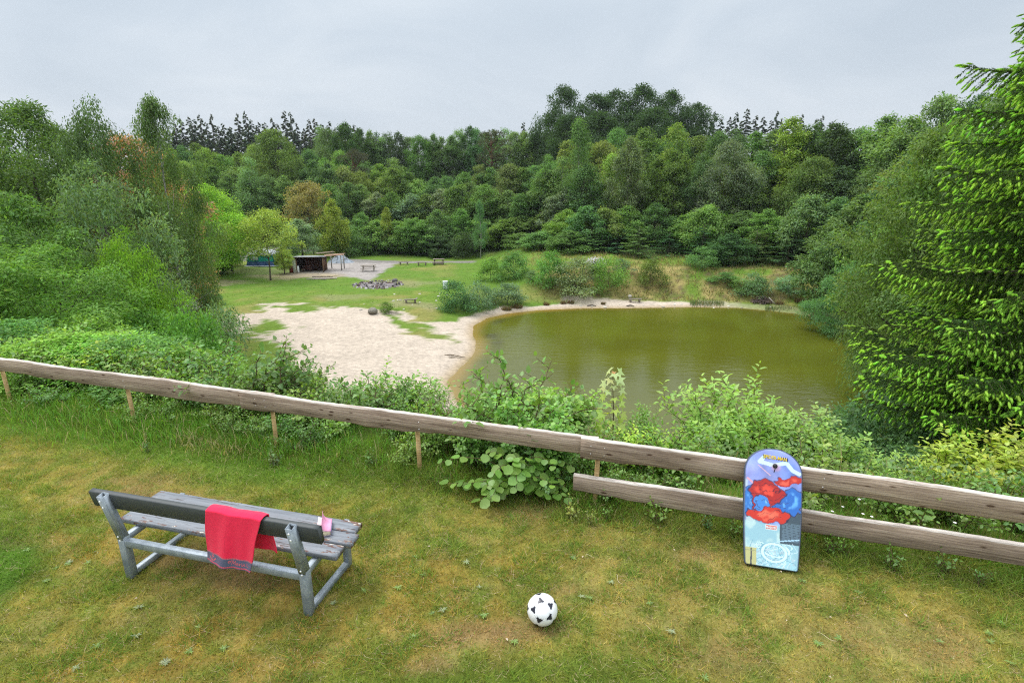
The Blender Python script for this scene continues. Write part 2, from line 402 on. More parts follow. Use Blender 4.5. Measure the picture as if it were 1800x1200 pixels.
def blades(n, x, y, z, hgt, wid, lean, col, rng, segs=1):
    a = rng.random(n)*2*np.pi; b = rng.random(n)*2*np.pi
    wv = np.stack([np.cos(a), np.sin(a), 0*a], 1)*wid[:, None]*.5
    ld = np.stack([np.cos(b), np.sin(b), 0*b], 1)*(lean*hgt)[:, None]
    base = np.stack([x, y, z], 1); up = np.zeros((n, 3)); up[:, 2] = hgt
    if segs == 1:
        V = np.stack([base-wv, base+wv, base+ld+up], 1).reshape(-1, 3); Fq = np.arange(3*n).reshape(-1, 3); k = 3; Fs = [Fq]
    else:
        m = base+ld*.3+up*.6; tip = base+ld+up*(1-.25*lean[:, None])
        V = np.stack([base-wv, base+wv, m+wv*.8, m-wv*.8, tip], 1).reshape(-1, 3); o = np.arange(n)[:, None]*5
        Fs = [o+np.array([0, 1, 2, 3]), o+np.array([3, 2, 4])]; k = 5
    return V, Fs, np.repeat(col, k, 0)
def lawn_grass():
    rng = np.random.default_rng(5)
    n = 760000
    d = rng.uniform(-11.5, 6.5, n); s = rng.uniform(-3.6, .5, n)
    x = P0[0]+d*DV[0]+s*NV[0]; y = P0[1]+d*DV[1]+s*NV[1]
    # keep where the picture (or a step aside) sees it, thin with distance
    dep = y*math.cos(PITCH)+3.07*math.sin(PITCH); keep = (np.abs(x/dep) < 1.22) & (y > 1.9) & (rng.random(n) < np.clip((4.9/dep)**1.3, 0, 1))
    x = x[keep]; y = y[keep]; s = s[keep]; d = d[keep]; n = len(x)
    col, n1 = lawn_col(x, y); n5 = fbm(x*4, y*4, 3, 77)
    green = (col[:, 1] > col[:, 0]*.95)
    tuft = sstep(n5, .55, .68)
    h = rng.uniform(.010, .034, n)*(.8+.5*green+1.0*tuft)*(1+1.2*sstep(s, -.5, 0))
    c = col*rng.uniform(.6, 1.65, (n, 1))*np.stack([rng.uniform(.9, 1.1, n), np.ones(n), rng.uniform(.7, 1.2, n)], 1)
    fresh = rng.random(n) < (.18+.35*tuft); c[fresh] = np.array((.13, .23, .035))*rng.uniform(.7, 1.3, (fresh.sum(), 1))
    st = rng.random(n) < .07; c[st] = np.array((.42, .35, .2))*rng.uniform(.7, 1.2, (st.sum(), 1)); h[st] *= .5
    lean = rng.uniform(.3, 1.9, n); lean[st] = 3.5
    V, Fs, C = blades(n, x, y, ZP+lawn_h(x, y)-.003, h, rng.uniform(.003, .0075, n), lean, c, rng)
    obj('lawn_grass', mesh('lawn_grass', V, Fs, BLADE, C), color=(1, 1, 1), kind='stuff', label='short mossy lawn grass with ochre and straw patches in front of the fence', category='grass')
    # long grass along the fence
    n = 42000
    d = rng.uniform(-12.5, 7, n); s = rng.normal(.20, .38, n)
    edge = -.22-.75*sstep(-d, 2.5, 7)+.5*(fbm(d*1.1, d*0+3, 3)-.5)
    den = np.where(s < edge, np.exp((s-edge)*9), 1)*(1-.0*s)*(.45+.55*sstep(fbm(d*1.7, s*1.7, 3, 9), .35, .6)); keep = (rng.random(n) < den) & (s < 1.3)
    d = d[keep]; s = s[keep]; n = len(d); edge = edge[keep]
    x = P0[0]+d*DV[0]+s*NV[0]; y = P0[1]+d*DV[1]+s*NV[1]
    h = rng.uniform(.06, .21, n)*(.3+.8*sstep(s-edge, -.1, .5))*(.75+.45*sstep(-d, -1, 4)); wd = rng.uniform(.004, .010, n)
    c = np.array((.11, .25, .035))[None]*rng.uniform(.6, 1.5, (n, 1))*np.stack([rng.uniform(.8, 1.35, n), np.ones(n), rng.uniform(.7, 1.3, n)], 1)
    yl = (rng.random(n) < .10) | ((np.abs(d+4.6) < .5) & (s < -.1) & (rng.random(n) < .6)); c[yl] = np.array((.38, .34, .17))*rng.uniform(.7, 1.2, (yl.sum(), 1))
    V, Fs, C = blades(n, x, y, H(x, y)+lawn_h(x, y)-.01, h, wd, rng.uniform(.1, 1.1, n), c, rng, 2)
    obj('long_grass', mesh('long_grass', V, Fs, BLADE, C), color=(1, 1, 1), kind='stuff', label='long unmown green grass along the foot of the fence', category='grass')
lawn_grass()

# ------------------------------------------------------------------ pond
def pond():
    X = np.arange(-12, 52, .5); Y = np.arange(14, 62, .5)
    gx, gy = np.meshgrid(X, Y, indexing='ij'); x = gx.ravel(); y = gy.ravel(); dp = sdf(x, y, POND)
    ny = len(Y); i = np.arange(len(X)-1)[:, None]*ny; j = np.arange(ny-1)[None]
    Fq = np.stack([i+j, i+ny+j, i+ny+j+1, i+j+1], -1).reshape(-1, 4); Fq = Fq[(dp[Fq] < 1.2).any(1)]
    # depth of the silty water: ochre over the shallows, olive further out
    sh = sstep(dp+fbm(x*.3, y*.3, 3)*.9, -.9, .55)[:, None]
    sh = sh*(.35+.65*(1-sstep(x, 2, 14)))[:, None]
    n = fbm(x*.12, y*.3, 3, 4)[:, None]
    deep = np.array((.079, .086, .008))*(.85+.3*n)
    dark = sstep(-np.abs(dp+1.6)+(fbm(x*.6, y*.6, 3)-.5)*2.5, -.6, .3)[:, None]*sstep(-np.abs(x+1.5)+2.5, -1, 1)[:, None]*sstep(-np.abs(y-46)+8, -1, 2)[:, None]
    col = deep*(1-sh)+np.array((.22, .145, .028))*sh
    col = col*(1-dark*.75)+np.array((.05, .045, .015))*dark*.75
    u, inv = np.unique(Fq, return_inverse=True)
    m, t, out = mat('water')
    c = nd(t, 'ShaderNodeAttribute', attribute_name='tint').outputs[0]
    n1 = noise(t, 1.0, 4, .55, mscale=(.8, 2.6, 1)); n2 = noise(t, 5.0, 3, .5, mscale=(.7, 1.8, 1))
    pt = ramp(t, noise(t, .09, 2, .5), [(.38, (0, 0, 0)), (.62, (1, 1, 1))]).outputs[0]
    mm = nd(t, 'ShaderNodeMath', operation='MULTIPLY_ADD', inp={1: .5}); t.links.new(n2, mm.inputs[0]); t.links.new(n1, mm.inputs[2])
    pw = nd(t, 'ShaderNodeMath', operation='MULTIPLY_ADD', inp={1: .5, 2: .35}); t.links.new(pt, pw.inputs[0])
    b = nd(t, 'ShaderNodeBump', inp={'Distance': .022}); t.links.new(mm.outputs[0], b.inputs['Height']); t.links.new(pw.outputs[0], b.inputs['Strength'])
    p = princ(t, out, c, .03, .5, nrm=b.outputs[0]); p.inputs['IOR'].default_value = 1.33
    obj('pond_water', mesh('pond_water', np.stack([x, y, 0*x+WZ+.0], 1)[u], inv.reshape(Fq.shape), m, col[u], True), kind='structure')
pond()

# ------------------------------------------------------------------ vegetation builders
L4 = (np.array([(0, 0, 0), (.45, .5, .05), (.45, -.5, .05), (1, 0, -.12)]), [np.array([(0, 2, 3), (0, 3, 1)])])       # folded rhomb
L6 = (np.array([(0, 0, 0), (.3, .42, .07), (.3, -.42, .07), (.72, .3, .02), (.72, -.3, .02), (1, 0, -.14), (.5, 0, -.03)]),
      [np.array([(0, 6, 1), (0, 2, 6), (6, 5, 3), (6, 4, 5), (1, 6, 3), (2, 4, 6)])])
def leaves(P, D, N, L, Wd, tmpl=L4):
    D = norm(D); N = norm(N-(N*D).sum(1, keepdims=True)*D); S = np.cross(N, D); T, Fl = tmpl
    L = np.broadcast_to(np.asarray(L, float), (len(P),)); Wd = np.broadcast_to(np.asarray(Wd, float), (len(P),))
    V = P[:, None]+T[None, :, 0:1]*L[:, None, None]*D[:, None]+T[None, :, 1:2]*Wd[:, None, None]*S[:, None]+T[None, :, 2:3]*L[:, None, None]*N[:, None]
    k = len(T); o = np.arange(len(P))[:, None, None]*k
    return V.reshape(-1, 3), [(f[None]+o).reshape(-1, f.shape[1]) for f in Fl], k
def rdir(rng, n): return norm(rng.normal(size=(n, 3)))
def ltint(rng, n, k, clus=None, amp=.35, warm=.12):
    b = rng.uniform(1-amp, 1+amp, n)
    if clus is not None: b = b*clus
    c = np.stack([b*rng.uniform(1-warm, 1+warm, n), b, b*rng.uniform(1-warm, 1+warm, n)], 1)
    return np.repeat(c, k, 0)
def profile(kind, t):
    t = np.clip(t, 0, 1)
    return {'round': np.sin(np.pi*np.clip(t*.9+.1, 0, 1)**.85)**.55, 'egg': np.sin(np.pi*t**.7)**.7, 'column': np.minimum(1, t*4)**.5*(1-t)**.42*1.05,
            'birch': np.minimum(1, .4+t*2.2)*(1-t)**.8*1.2+.06, 'dome': np.sqrt(np.maximum(0, 1-t*t))*.98+.02, 'cone': (1-t)**.85, 'pine': np.sin(np.pi*np.clip(t, 0, 1)**1.4)**.6}[kind]
def broad(seed, h, R, clear, ncl, nlf, ls, kind='round', flat=.62, droop=0., cr=.3, trunkr=.018, lobes=0., aspect=.5, bark=None, lean=0.):
    """a leafy tree in metres: (trunk mesh, crown mesh)"""
    rng = np.random.default_rng(seed)
    t = rng.random(ncl)**.8; a = rng.random(ncl)*2*np.pi; rr = np.sqrt(rng.uniform(.12, 1, ncl))
    pr = profile(kind, t)*R*(1+lobes*np.sin(a*3+seed)*.5+lobes*rng.uniform(-.5, .5, ncl))
    c = np.stack([pr*rr*np.cos(a), pr*rr*np.sin(a), h*(clear+(1-clear)*t*.96)], 1); c[:, 0] += lean*c[:, 2]
    cr_ = R*cr*rng.uniform(.6, 1.25, ncl)*(.55+.45*profile(kind, t))
    w = cr_**2; k = rng.choice(ncl, nlf, p=w/w.sum())
    u = rdir(rng, nlf); u[:, 2] = np.abs(u[:, 2])*np.where(rng.random(nlf) < .75, 1, -1); rad = cr_[k]*(.35+.85*rng.random(nlf)**.7)
    P = c[k]+u*rad[:, None]*np.array((1, 1, flat)); P += rng.normal(size=(nlf, 3))*ls*.5
    if droop: P[:, 2] -= droop*rng.random(nlf)**2*cr_[k]*1.8
    D = norm(u*np.array((1, 1, .3))+rdir(rng, nlf)*.8-np.array((0, 0, .35+droop))); N = norm(u*.5+rdir(rng, nlf)*.55+np.array((0, 0, .75)))
    L = ls*rng.uniform(.7, 1.4, nlf); V, Fl, kk = leaves(P, D, N, L, L*aspect)
    clb = rng.uniform(.8, 1.2, ncl)
    crown = mesh('crown', V, Fl, LEAF, ltint(rng, nlf, kk, clb[k]))
    m = MB(); r0 = h*trunkr; zt = h*(clear+(1-clear)*.8); q = np.linspace(0, 1, 9)
    wob = np.cumsum(rng.normal(size=(9, 2))*h*.008, 0); tp = np.stack([wob[:, 0]+lean*q*zt, wob[:, 1], q*zt-.3], 1); m.tube(tp, r0*(1-.85*q)+r0*.25*np.exp(-q*25), 7)
    for i in rng.choice(ncl, min(ncl, 26), replace=False):
        b = c[i]; q0 = np.clip((b[2]/zt)*rng.uniform(.55, .85), clear*.7, .93); s0 = np.array([np.interp(q0, q, tp[:, j]) for j in range(3)])
        mid = (s0+b)/2+np.array((0, 0, -.05*h*rng.random())); u3 = np.linspace(0, 1, 5)[:, None]
        m.tube((1-u3)**2*s0+2*u3*(1-u3)*mid+u3**2*b, r0*.42*(1-.85*u3[:, 0])*(1-.6*q0), 4, cap=False)
    return m.mesh('trunk', bark or BARK, True), crown
def conifer(seed, h, R, clear=.08, nb=90, bark=None, power=.72, droop=.35, dens=2.1, ls=.38, ragged=.3):
    rng = np.random.default_rng(seed); Ps = []; Ds = []; Ns = []; Bs = []
    m = MB(); m.tube(np.stack([np.zeros(6), np.zeros(6), np.linspace(-.3, h, 6)], 1), np.linspace(h*.014, .02, 6), 6)
    for i in range(nb):
        t = (i+rng.random())/nb; z = h*(clear+(1-clear)*t); L = R*((1-t)**power+.03)*rng.uniform(1-ragged, 1.1); a = rng.random()*2*np.pi
        n = max(5, int(L*34*dens)); u = rng.random(n)**.75; dr = -droop*L*u**1.3+.12*L*u**3
        sp = rng.normal(size=n)*.17*L*(1.15-u); x = u*L
        P = np.stack([x*np.cos(a)-sp*np.sin(a), x*np.sin(a)+sp*np.cos(a), z+dr-np.abs(sp)*.35-rng.random(n)*ls*.5], 1)
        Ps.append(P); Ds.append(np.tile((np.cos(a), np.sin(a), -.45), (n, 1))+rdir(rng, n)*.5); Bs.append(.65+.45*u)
        Ns.append(np.tile((0, 0, 1.), (n, 1))+rdir(rng, n)*.45)
        if i % 2 == 0: m.tube([(0, 0, z), (L*.5*np.cos(a), L*.5*np.sin(a), z-droop*L*.4)], [.04, .015], 3, cap=False)
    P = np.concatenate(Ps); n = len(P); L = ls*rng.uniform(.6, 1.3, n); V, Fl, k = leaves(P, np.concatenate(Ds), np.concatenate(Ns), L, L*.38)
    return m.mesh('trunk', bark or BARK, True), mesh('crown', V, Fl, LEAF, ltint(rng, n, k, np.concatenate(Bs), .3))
def pine(seed, h, R):
    rng = np.random.default_rng(seed); ncl = 26; t = rng.random(ncl); a = rng.random(ncl)*2*np.pi
    r = R*profile('pine', t)*rng.uniform(.4, 1, ncl); c = np.stack([r*np.cos(a), r*np.sin(a), h*(.42+.55*t)], 1)
    n = 5200; k = rng.integers(0, ncl, n); u = rdir(rng, n); P = c[k]+u*R*.34*rng.uniform(.4, 1, (n, 1))*np.array((1, 1, .5))
    L = .34*rng.uniform(.6, 1.3, n); V, Fl, kk = leaves(P, u+np.array((0, 0, .5)), rdir(rng, n), L, L*.22)
    m = MB(); q = np.linspace(0, 1, 7); m.tube(np.stack([np.sin(q*3)*.25, q*.3, q*h*.95-.3], 1), h*.016*(1-.8*q), 7)
    for b in c: m.tube([(0, 0, b[2]*.86), b], [.08, .02], 4, cap=False)
    return m.mesh('trunk', BARKR, True), mesh('crown', V, Fl, LEAF, ltint(rng, n, kk, rng.uniform(.7, 1.2, ncl)[k], .3))
ARC = {}
def arche():
    A = ARC
    A['broad'] = [(broad(20+i, 12, 3.1, .12, 150, 12500, .25, 'egg' if i % 2 else 'round', .95, lobes=.5, cr=.19, lean=.02*(i-1.5)), 12, 3.4) for i in range(5)]
    A['oak'] = [(broad(30+i, 14, 5, .12, 170, 20000, .27, 'round', .8, lobes=.3, cr=.2), 14, 5) for i in range(3)]
    A['birch'] = [(broad(40+i, 14, 2.6, .22, 70, 9500, .19, 'birch', 1.1, .75, cr=.32, trunkr=.009, lobes=.2, bark=BIRCH), 14, 2.6) for i in range(3)]
    A['alder'] = [(broad(50+i, 13, 2.6, .12, 120, 9500, .23, 'column', .95, cr=.22, trunkr=.012, lobes=.15), 13, 2.6) for i in range(2)]
    A['edge'] = [(broad(60+i, 7, 3.0, .0, 120, 9500, .26, 'egg', .9, cr=.19, trunkr=.012, lobes=.3), 7, 3.0) for i in range(4)]
    A['sparse'] = [(broad(150+i, 8, 3.0, .36, 80, 8200, .20, 'round', .6, cr=.24, trunkr=.012, lobes=.35), 8, 3.0) for i in range(2)]
    A['shrub'] = [(broad(70+i, 2.4, 1.5, .0, 44, 4200, .13, 'dome', .6, cr=.33, trunkr=.012, lobes=.3), 2.4, 1.5) for i in range(4)]
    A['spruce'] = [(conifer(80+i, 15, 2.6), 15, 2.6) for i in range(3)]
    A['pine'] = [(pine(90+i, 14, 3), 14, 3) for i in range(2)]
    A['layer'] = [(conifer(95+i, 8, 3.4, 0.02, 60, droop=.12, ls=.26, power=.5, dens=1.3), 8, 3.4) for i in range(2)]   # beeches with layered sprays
    # nearer trees, finer leaves
    A['big'] = [(broad(100+i, 13, 5, .08, 150, 36000, .165, 'round', .75, cr=.17, lobes=.3), 13, 5) for i in range(2)]
    A['bigbirch'] = [(broad(110+i, 15, 3.6, .12, 130, 27000, .14, 'egg', 1.1, .8, cr=.17, trunkr=.009, lobes=.6, bark=BIRCH), 15, 3.6) for i in range(2)]
    A['sallow'] = [(broad(120+i, 8, 4, .0, 130, 26000, .150, 'egg', .75, cr=.17, trunkr=.012, lobes=.3, aspect=.4), 8, 4) for i in range(2)]
    A['willow'] = [(broad(130, 8, 4, .0, 100, 26000, .17, 'dome', 1.1, 1.0, cr=.19, trunkr=.014, lobes=.2, aspect=.2), 8, 4)]
    A['bush'] = [(broad(140+i, 3, 1.9, .0, 75, 9500, .105, 'dome', .8, cr=.22, trunkr=.01, lobes=.35), 3, 1.9) for i in range(4)]
arche()
_cnt = {}
def tree(kind, name, X, Y, h, w, color, label, cat='tree', group=None, var=None, rot=None, zb=None, sink=.0):
    i = _cnt.get(kind, 0); _cnt[kind] = i+1
    (tr, cr), h0, r0 = ARC[kind][(var if var is not None else i) % len(ARC[kind])]
    z = Hs(X, Y) if zb is None else zb
    o = thing(name, label, cat, (X, Y, z-sink), (rot if rot is not None else (i*2.399) % 6.283), group, scale=(w/r0, w/r0, h/h0))
    tn = 'stem' if kind in ('shrub', 'bush') else 'trunk'
    obj(tn, tr, o); obj('foliage' if tn == 'stem' else 'crown', cr, o, color=color); return o
def treep(kind, name, px, Y, top, w, color, label, cat='tree', group=None, **k):
    """stands at distance Y on the ground under the pixel column px and is as high as its top in the photograph"""
    P = aty(px, top, Y); z = Hs(P[0], P[1]); return tree(kind, name, P[0], P[1], max(P[2]-z, .4), w, color, label, cat, group, **k)
def treef(kind, name, px, foot, top, w, color, label, cat='tree', group=None, **k):
    P = on(px, foot); Q = aty(px, top, P[1]); return tree(kind, name, P[0], P[1], max(Q[2]-P[2], .3), w, color, label, cat, group, **k)
def hsv(c, dv=0, rng=random, dh=.12):
    b = rng.uniform(1-dv, 1+dv); return (c[0]*b*rng.uniform(1-dh, 1+dh), c[1]*b, c[2]*b*rng.uniform(1-dh, 1+dh))
G_DARK = (.040, .080, .026); G_MID = (.086, .155, .038); G_BLUE = (.082, .152, .046); G_LITE = (.115, .20, .040); G_YEL = (.19, .24, .045)
G_OLIVE = (.11, .16, .04); G_CON = (.05, .075, .046); G_BRI = (.15, .28, .030); G_GREY = (.12, .17, .085)

# ------------------------------------------------------------------ the woods
SKY = [(-60, 178), (0, 176), (60, 200), (150, 220), (270, 215), (300, 207), (400, 207), (455, 200), (510, 206), (590, 222), (660, 236), (760, 236), (830, 226), (900, 225), (950, 236), (985, 215), (1230, 205), (1340, 198), (1400, 208), (1480, 214),
       (1530, 207), (1600, 190), (1660, 168), (1760, 160), (1900, 150)]
def skyl(px): return float(np.interp(px, [a for a, b in SKY], [b for a, b in SKY]))
def woods():
    R = random.Random(12)
    def edgeY(px):      # distance of the wood's foot along a column of the photograph
        return float(np.interp(px, [-100, 300, 430, 600, 850, 950, 1010, 1250, 1400, 1500, 1600, 1800, 2000], [86, 92, 98, 90, 86, 80, 74, 70, 65, 56, 47, 38, 34]))
    # far ridge: spruces; the left rows have haze put into their colour
    ROWN = ['rear row on the skyline']
    px = 255
    while px < 640:
        treep('spruce', 'ridge_spruce', px, R.uniform(168, 190), skyl(px)+R.uniform(-14, 16), R.uniform(3.0, 4.4), hsv((.058, .08, .055), .15, R), 'dark ridge spruce in the %s, %s' % (ROWN[0], 'behind the right tall birch' if px < 330 else 'above the maples' if px < 400 else 'above the tent' if px < 500 else 'above the shed' if px < 600 else 'beside the round dark tree'), group='spruces on the far left ridge')
        px += R.uniform(8, 14)
    ROWN[0] = 'front row below the skyline'; px = 270
    while px < 640:
        treep('spruce', 'ridge_spruce', px, R.uniform(148, 160), skyl(px)+R.uniform(14, 44), R.uniform(3.4, 4.6), hsv((.05, .075, .048), .15, R), 'dark ridge spruce in the %s, %s' % (ROWN[0], 'behind the right tall birch' if px < 330 else 'above the maples' if px < 400 else 'above the tent' if px < 500 else 'above the shed' if px < 600 else 'beside the round dark tree'), group='spruces on the far left ridge')
        px += R.uniform(10, 20)
    px = 1225
    while px < 1500:
        treep('spruce', 'ridge_spruce', px, R.uniform(150, 165), skyl(px)+R.uniform(-12, 16), R.uniform(2.4, 3.4), hsv(G_CON, .15, R), 'dark narrow spruce spiking above the wood on the right ridge', group='spruces on the right ridge')
        px += R.uniform(7, 16)
    for px, top in ((920, 214), (935, 226), (948, 218), (1000, 238), (960, 236)):
        treep('spruce', 'ridge_spruce', px, R.uniform(140, 150), top, 2.4, hsv(G_CON, .1, R), 'small dark spruce top on the skyline left of the beech clump', group='spruces left of the beech clump')
    # back row of the wood
    WH = [(300, 'behind the two tall birches'), (400, 'above the bright maples'), (500, 'above the tent'), (600, 'above the shed'), (690, 'above the picnic table'), (760, 'above the low plank benches'), (850, 'above the white cabinet'), (930, 'above the pointed bush'), (1000, 'above the left shore shrubs'), (1100, 'above the flowering shrub'), (1200, 'above the yellow green bush'), (1300, 'above the middle reeds'), (1420, 'above the brushwood pile'), (1520, 'above the tall reeds'), (1640, 'above the drooping willow'), (9999, 'behind the near spruce')]
    CN = {G_DARK: 'dark green', G_MID: 'mid green', G_BLUE: 'cool green', G_LITE: 'light green', G_OLIVE: 'olive green', G_GREY: 'grey green'}
    KN = {'broad': 'rounded tree', 'birch': 'feathery birch', 'alder': 'slender upright tree', 'oak': 'broad crowned tree', 'edge': 'bushy young tree', 'shrub': 'low bush', 'layer': 'young beech'}
    def where(px): return next(w for a, w in WH if px < a)
    def row(px0, px1, step, dY, dtop, kinds, w, cols, name, label, group, jit=12):
        px = px0
        while px < px1:
            Y = edgeY(px)+dY+R.uniform(-3, 3); f = F/Y; kd = R.choice(kinds); ct = R.choice(cols)
            base = 452 if px < 1450 else 452+(px-1450)*.1
            top = skyl(px)+(base-skyl(px))*dtop+R.uniform(-jit, jit)
            treep(kd, {'birch': 'birch_tree', 'alder': 'alder_tree', 'pine': 'pine_tree', 'spruce': 'spruce_tree'}.get(kd, name), px, Y, top, R.uniform(*w), hsv(ct, .22, R, .15), '%s %s in the %s, %s' % (CN.get(ct, 'fresh green'), KN[kd], label, where(px)), group=group)
            px += R.uniform(step*.7, step*1.3)*85/Y
    row(560, 990, 24, 52, .0, ['broad', 'birch', 'broad', 'oak'], (3.2, 4.4), [G_DARK, G_MID, G_BLUE], 'broadleaf_tree', 'skyline row', 'back row of the wood', 8)
    row(250, 700, 34, 34, .22, ['broad', 'birch', 'oak'], (3.4, 4.6), [G_MID, G_BLUE, G_LITE], 'broadleaf_tree', 'row under the spruces', 'trees below the spruce ridge')
    row(230, 1000, 34, 20, .30, ['broad', 'birch', 'alder', 'oak'], (3.2, 4.4), [G_MID, G_BLUE, G_OLIVE, G_LITE], 'broadleaf_tree', 'middle rows', 'middle rows of the wood')
    row(1000, 1480, 34, 26, .10, ['broad', 'birch', 'alder', 'oak'], (3.4, 4.4), [G_MID, G_BLUE, G_OLIVE], 'broadleaf_tree', 'upper rows', 'upper rows beyond the far shore')
    row(960, 1460, 36, 12, .27, ['broad', 'birch', 'alder'], (3.0, 4.0), [G_MID, G_BLUE, G_OLIVE, G_LITE], 'broadleaf_tree', 'second row', 'second row beyond the far shore')
    row(400, 1000, 36, 9, .45, ['broad', 'alder', 'broad', 'edge'], (3.0, 3.9), [G_MID, G_BLUE, G_GREY], 'broadleaf_tree', 'front rows', 'front rows of the wood')
    row(570, 1480, 38, 3, .66, ['edge', 'edge', 'broad'], (2.6, 3.6), [G_BLUE, G_LITE, G_MID], 'edge_tree', 'foremost row', 'young trees at the edge of the wood')
    row(575, 960, 46, 0, .80, ['edge', 'shrub'], (2.2, 3.0), [G_BLUE, G_DARK, G_MID], 'edge_tree', 'belt below the wood', 'bushes at the foot of the wood')
    row(1000, 1460, 40, -1, .80, ['layer', 'edge'], (2.6, 3.4), [(.04, .10, .03), G_MID], 'young_beech', 'fringe of the far shore', 'young beeches at the far shore')
    # right hillside, rising and coming nearer
    row(1440, 1900, 46, 22, .03, ['oak', 'broad'], (4.2, 5.4), [G_DARK, G_MID, G_BLUE], 'broadleaf_tree', 'right hillside top row', 'crowns on the right hillside')
    row(1440, 1900, 46, 12, .30, ['oak', 'broad'], (3.8, 5.0), [G_DARK, G_MID, G_BLUE, G_OLIVE], 'broadleaf_tree', 'right hillside middle', 'middle crowns of the right hillside')
    row(1430, 1850, 42, 4, .55, ['broad', 'edge'], (3.2, 4.2), [G_BLUE, G_DARK, G_MID], 'edge_tree', 'right hillside foot', 'lower trees of the right hillside')
    row(1470, 1850, 42, -4, .80, ['edge'], (2.6, 3.4), [G_BLUE, G_MID, G_LITE], 'edge_tree', 'thicket by the pond', 'bushes at the right end of the pond')
woods()
def named_trees():
    T = treep
    B = 'the dark beech clump on the skyline'; WB = 1.35
    for px, Y, top, w, lab in ((990, 128, 150, 4.6, 'dark beech with a loose crown at the left end of the hilltop clump'), (1045, 126, 166, 5.0, 'dark round beech second from the left in the hilltop clump'),
                               (1085, 130, 158, 5, 'dark beech in the middle of the hilltop clump, right of the round one'), (1130, 127, 148, 5.2, 'tallest dark beech of the hilltop clump'),
                               (1180, 128, 160, 5, 'dark beech right of the tallest one in the hilltop clump'), (1225, 130, 182, 4.8, 'lower dark beech closing the hilltop clump on the right'),
                               (1060, 118, 196, 5, 'dark beech in front of the hilltop clump, left of its middle'), (1150, 118, 190, 5, 'dark beech in front of the hilltop clump, right of its middle'), (1000, 119, 200, 4.5, 'dark beech in front of the loose one at the left end of the clump')):
        T('oak', 'beech_tree', px, Y, top-2, w*WB, (.032, .064, .022), lab, group=B)
    T('pine', 'pine_tree', 862, 118, 222, 3.6, (0.052, 0.0624, 0.0364), 'brownish dark pine with a reddish trunk on the skyline left of the small spruces')
    T('pine', 'pine_tree', 620, 116, 262, 3.4, (0.0585, 0.065, 0.0455), 'dark brownish pine half hidden behind the left part of the wood')
    T('broad', 'broadleaf_tree', 606, 128, 212, 4.6, (.035, .075, .02), 'dense dark green round tree on the skyline right of the ridge spruces')
    T('alder', 'poplar_tree', 1398, 80, 205, 3.9, (0.13, 0.202, 0.0325), 'tall yellow green columnar tree beyond the right half of the pond')
    T('alder', 'poplar_tree', 1192, 84, 212, 3.0, (0.117, 0.182, 0.0364), 'slender yellow green tree in front of the right end of the beech clump')
    T('birch', 'birch_tree', 1020, 84, 205, 2.9, (0.078, 0.15, 0.039), 'tall feathery birch with a white stem in front of the beech clump')
    T('birch', 'birch_tree', 965, 90, 268, 3.2, (0.091, 0.182, 0.0455), 'broad fresh green birch left of the tall feathery one')
    T('broad', 'sallow_tree', 1110, 82, 238, 3.2, (0.111, 0.156, 0.065), 'olive grey sallow between the feathery birch and the slender yellow tree')
    T('oak', 'aspen_tree', 1290, 77, 245, 3.9, (0.0975, 0.137, 0.0715), 'grey green tree with two bare pinkish stems beyond the pond')
    T('oak', 'broadleaf_tree', 478, 112, 226, 5.6, (0.0845, 0.137, 0.0325), 'broad domed green tree standing out below the left ridge')
    T('birch', 'birch_tree', 435, 104, 272, 3.4, (0.104, 0.189, 0.065), 'pale green birch behind the tent, right of the bright maples')
    T('sparse', 'olive_tree', 538, 90, 318, 4.0, (0.169, 0.156, 0.052), 'brownish olive tree with thin foliage behind the shed')
    T('edge', 'young_tree', 582, 86, 352, 2.6, (.15, .20, .03), 'yellow green bushy tree right of the olive one, behind the shed')
    treef('alder', 'young_tree', 683, 447, 364, 1.3, (0.169, 0.221, 0.039), 'small yellowish sapling standing alone before the wood')
    T('birch', 'young_birch', 843, 83, 350, 1.3, (0.078, 0.169, 0.0585), 'thin young birch with a pale stem at the foot of the wood')
    T('broad', 'willow_tree', 522, 80.5, 384, 3.0, (0.13, 0.202, 0.0975), 'pale grey green willow behind the shed')
    treef('sparse', 'young_tree', 478, 492, 368, 3.3, (0.182, 0.247, 0.0455), 'small yellow green tree with a bare stem in front of the tent')
    treef('alder', 'young_tree', 501, 481, 432, 1.25, (.15, .21, .03), 'little yellow green sapling left of the shed')
    # bright maples and the row at the meadow's left edge
    T('oak', 'maple_tree', 352, 66, 322, 4.4, G_BRI, 'bright green maple behind the weeping birch')
    T('oak', 'maple_tree', 392, 72, 348, 3.6, (.10, .21, .022), 'bright green maple with a dark stem at the left edge of the meadow')
    T('edge', 'hedge_bush', 368, 69, 425, 2.4, (0.0585, 0.117, 0.0325), 'dark bush under the bright maples', 'bush')
    T('shrub', 'hedge_bush', 402, 76, 436, 1.4, (0.091, 0.13, 0.039), 'brownish bush at the foot of the maple stem', 'bush')
    T('oak', 'rust_tree', 222, 41, 236, 4.2, (.24, .155, .085), 'rust brown tree showing between the two tall birches on the left')
    T('bigbirch', 'birch_tree', 262, 33, 150, 2.6, (0.0715, 0.124, 0.0338), 'right one of the two tall birches whose thin tips stand against the sky', rot=1.)
    T('bigbirch', 'birch_tree', 146, 31, 150, 2.9, (0.065, 0.114, 0.0364), 'left one of the two tall birches whose thin tips stand against the sky', rot=4.)
    T('bigbirch', 'weeping_birch', 292, 37, 262, 2.5, (0.111, 0.163, 0.0364), 'weeping birch drooping over the left edge of the meadow', rot=2.5)
    T('big', 'oak_tree', 30, 33, 172, 5.4, (0.065, 0.117, 0.0286), 'big dark oak at the left edge of the picture')
    T('big', 'oak_tree', -120, 26, 190, 5, (0.065, 0.117, 0.0286), 'dark green tree standing beyond the big oak at the edge')
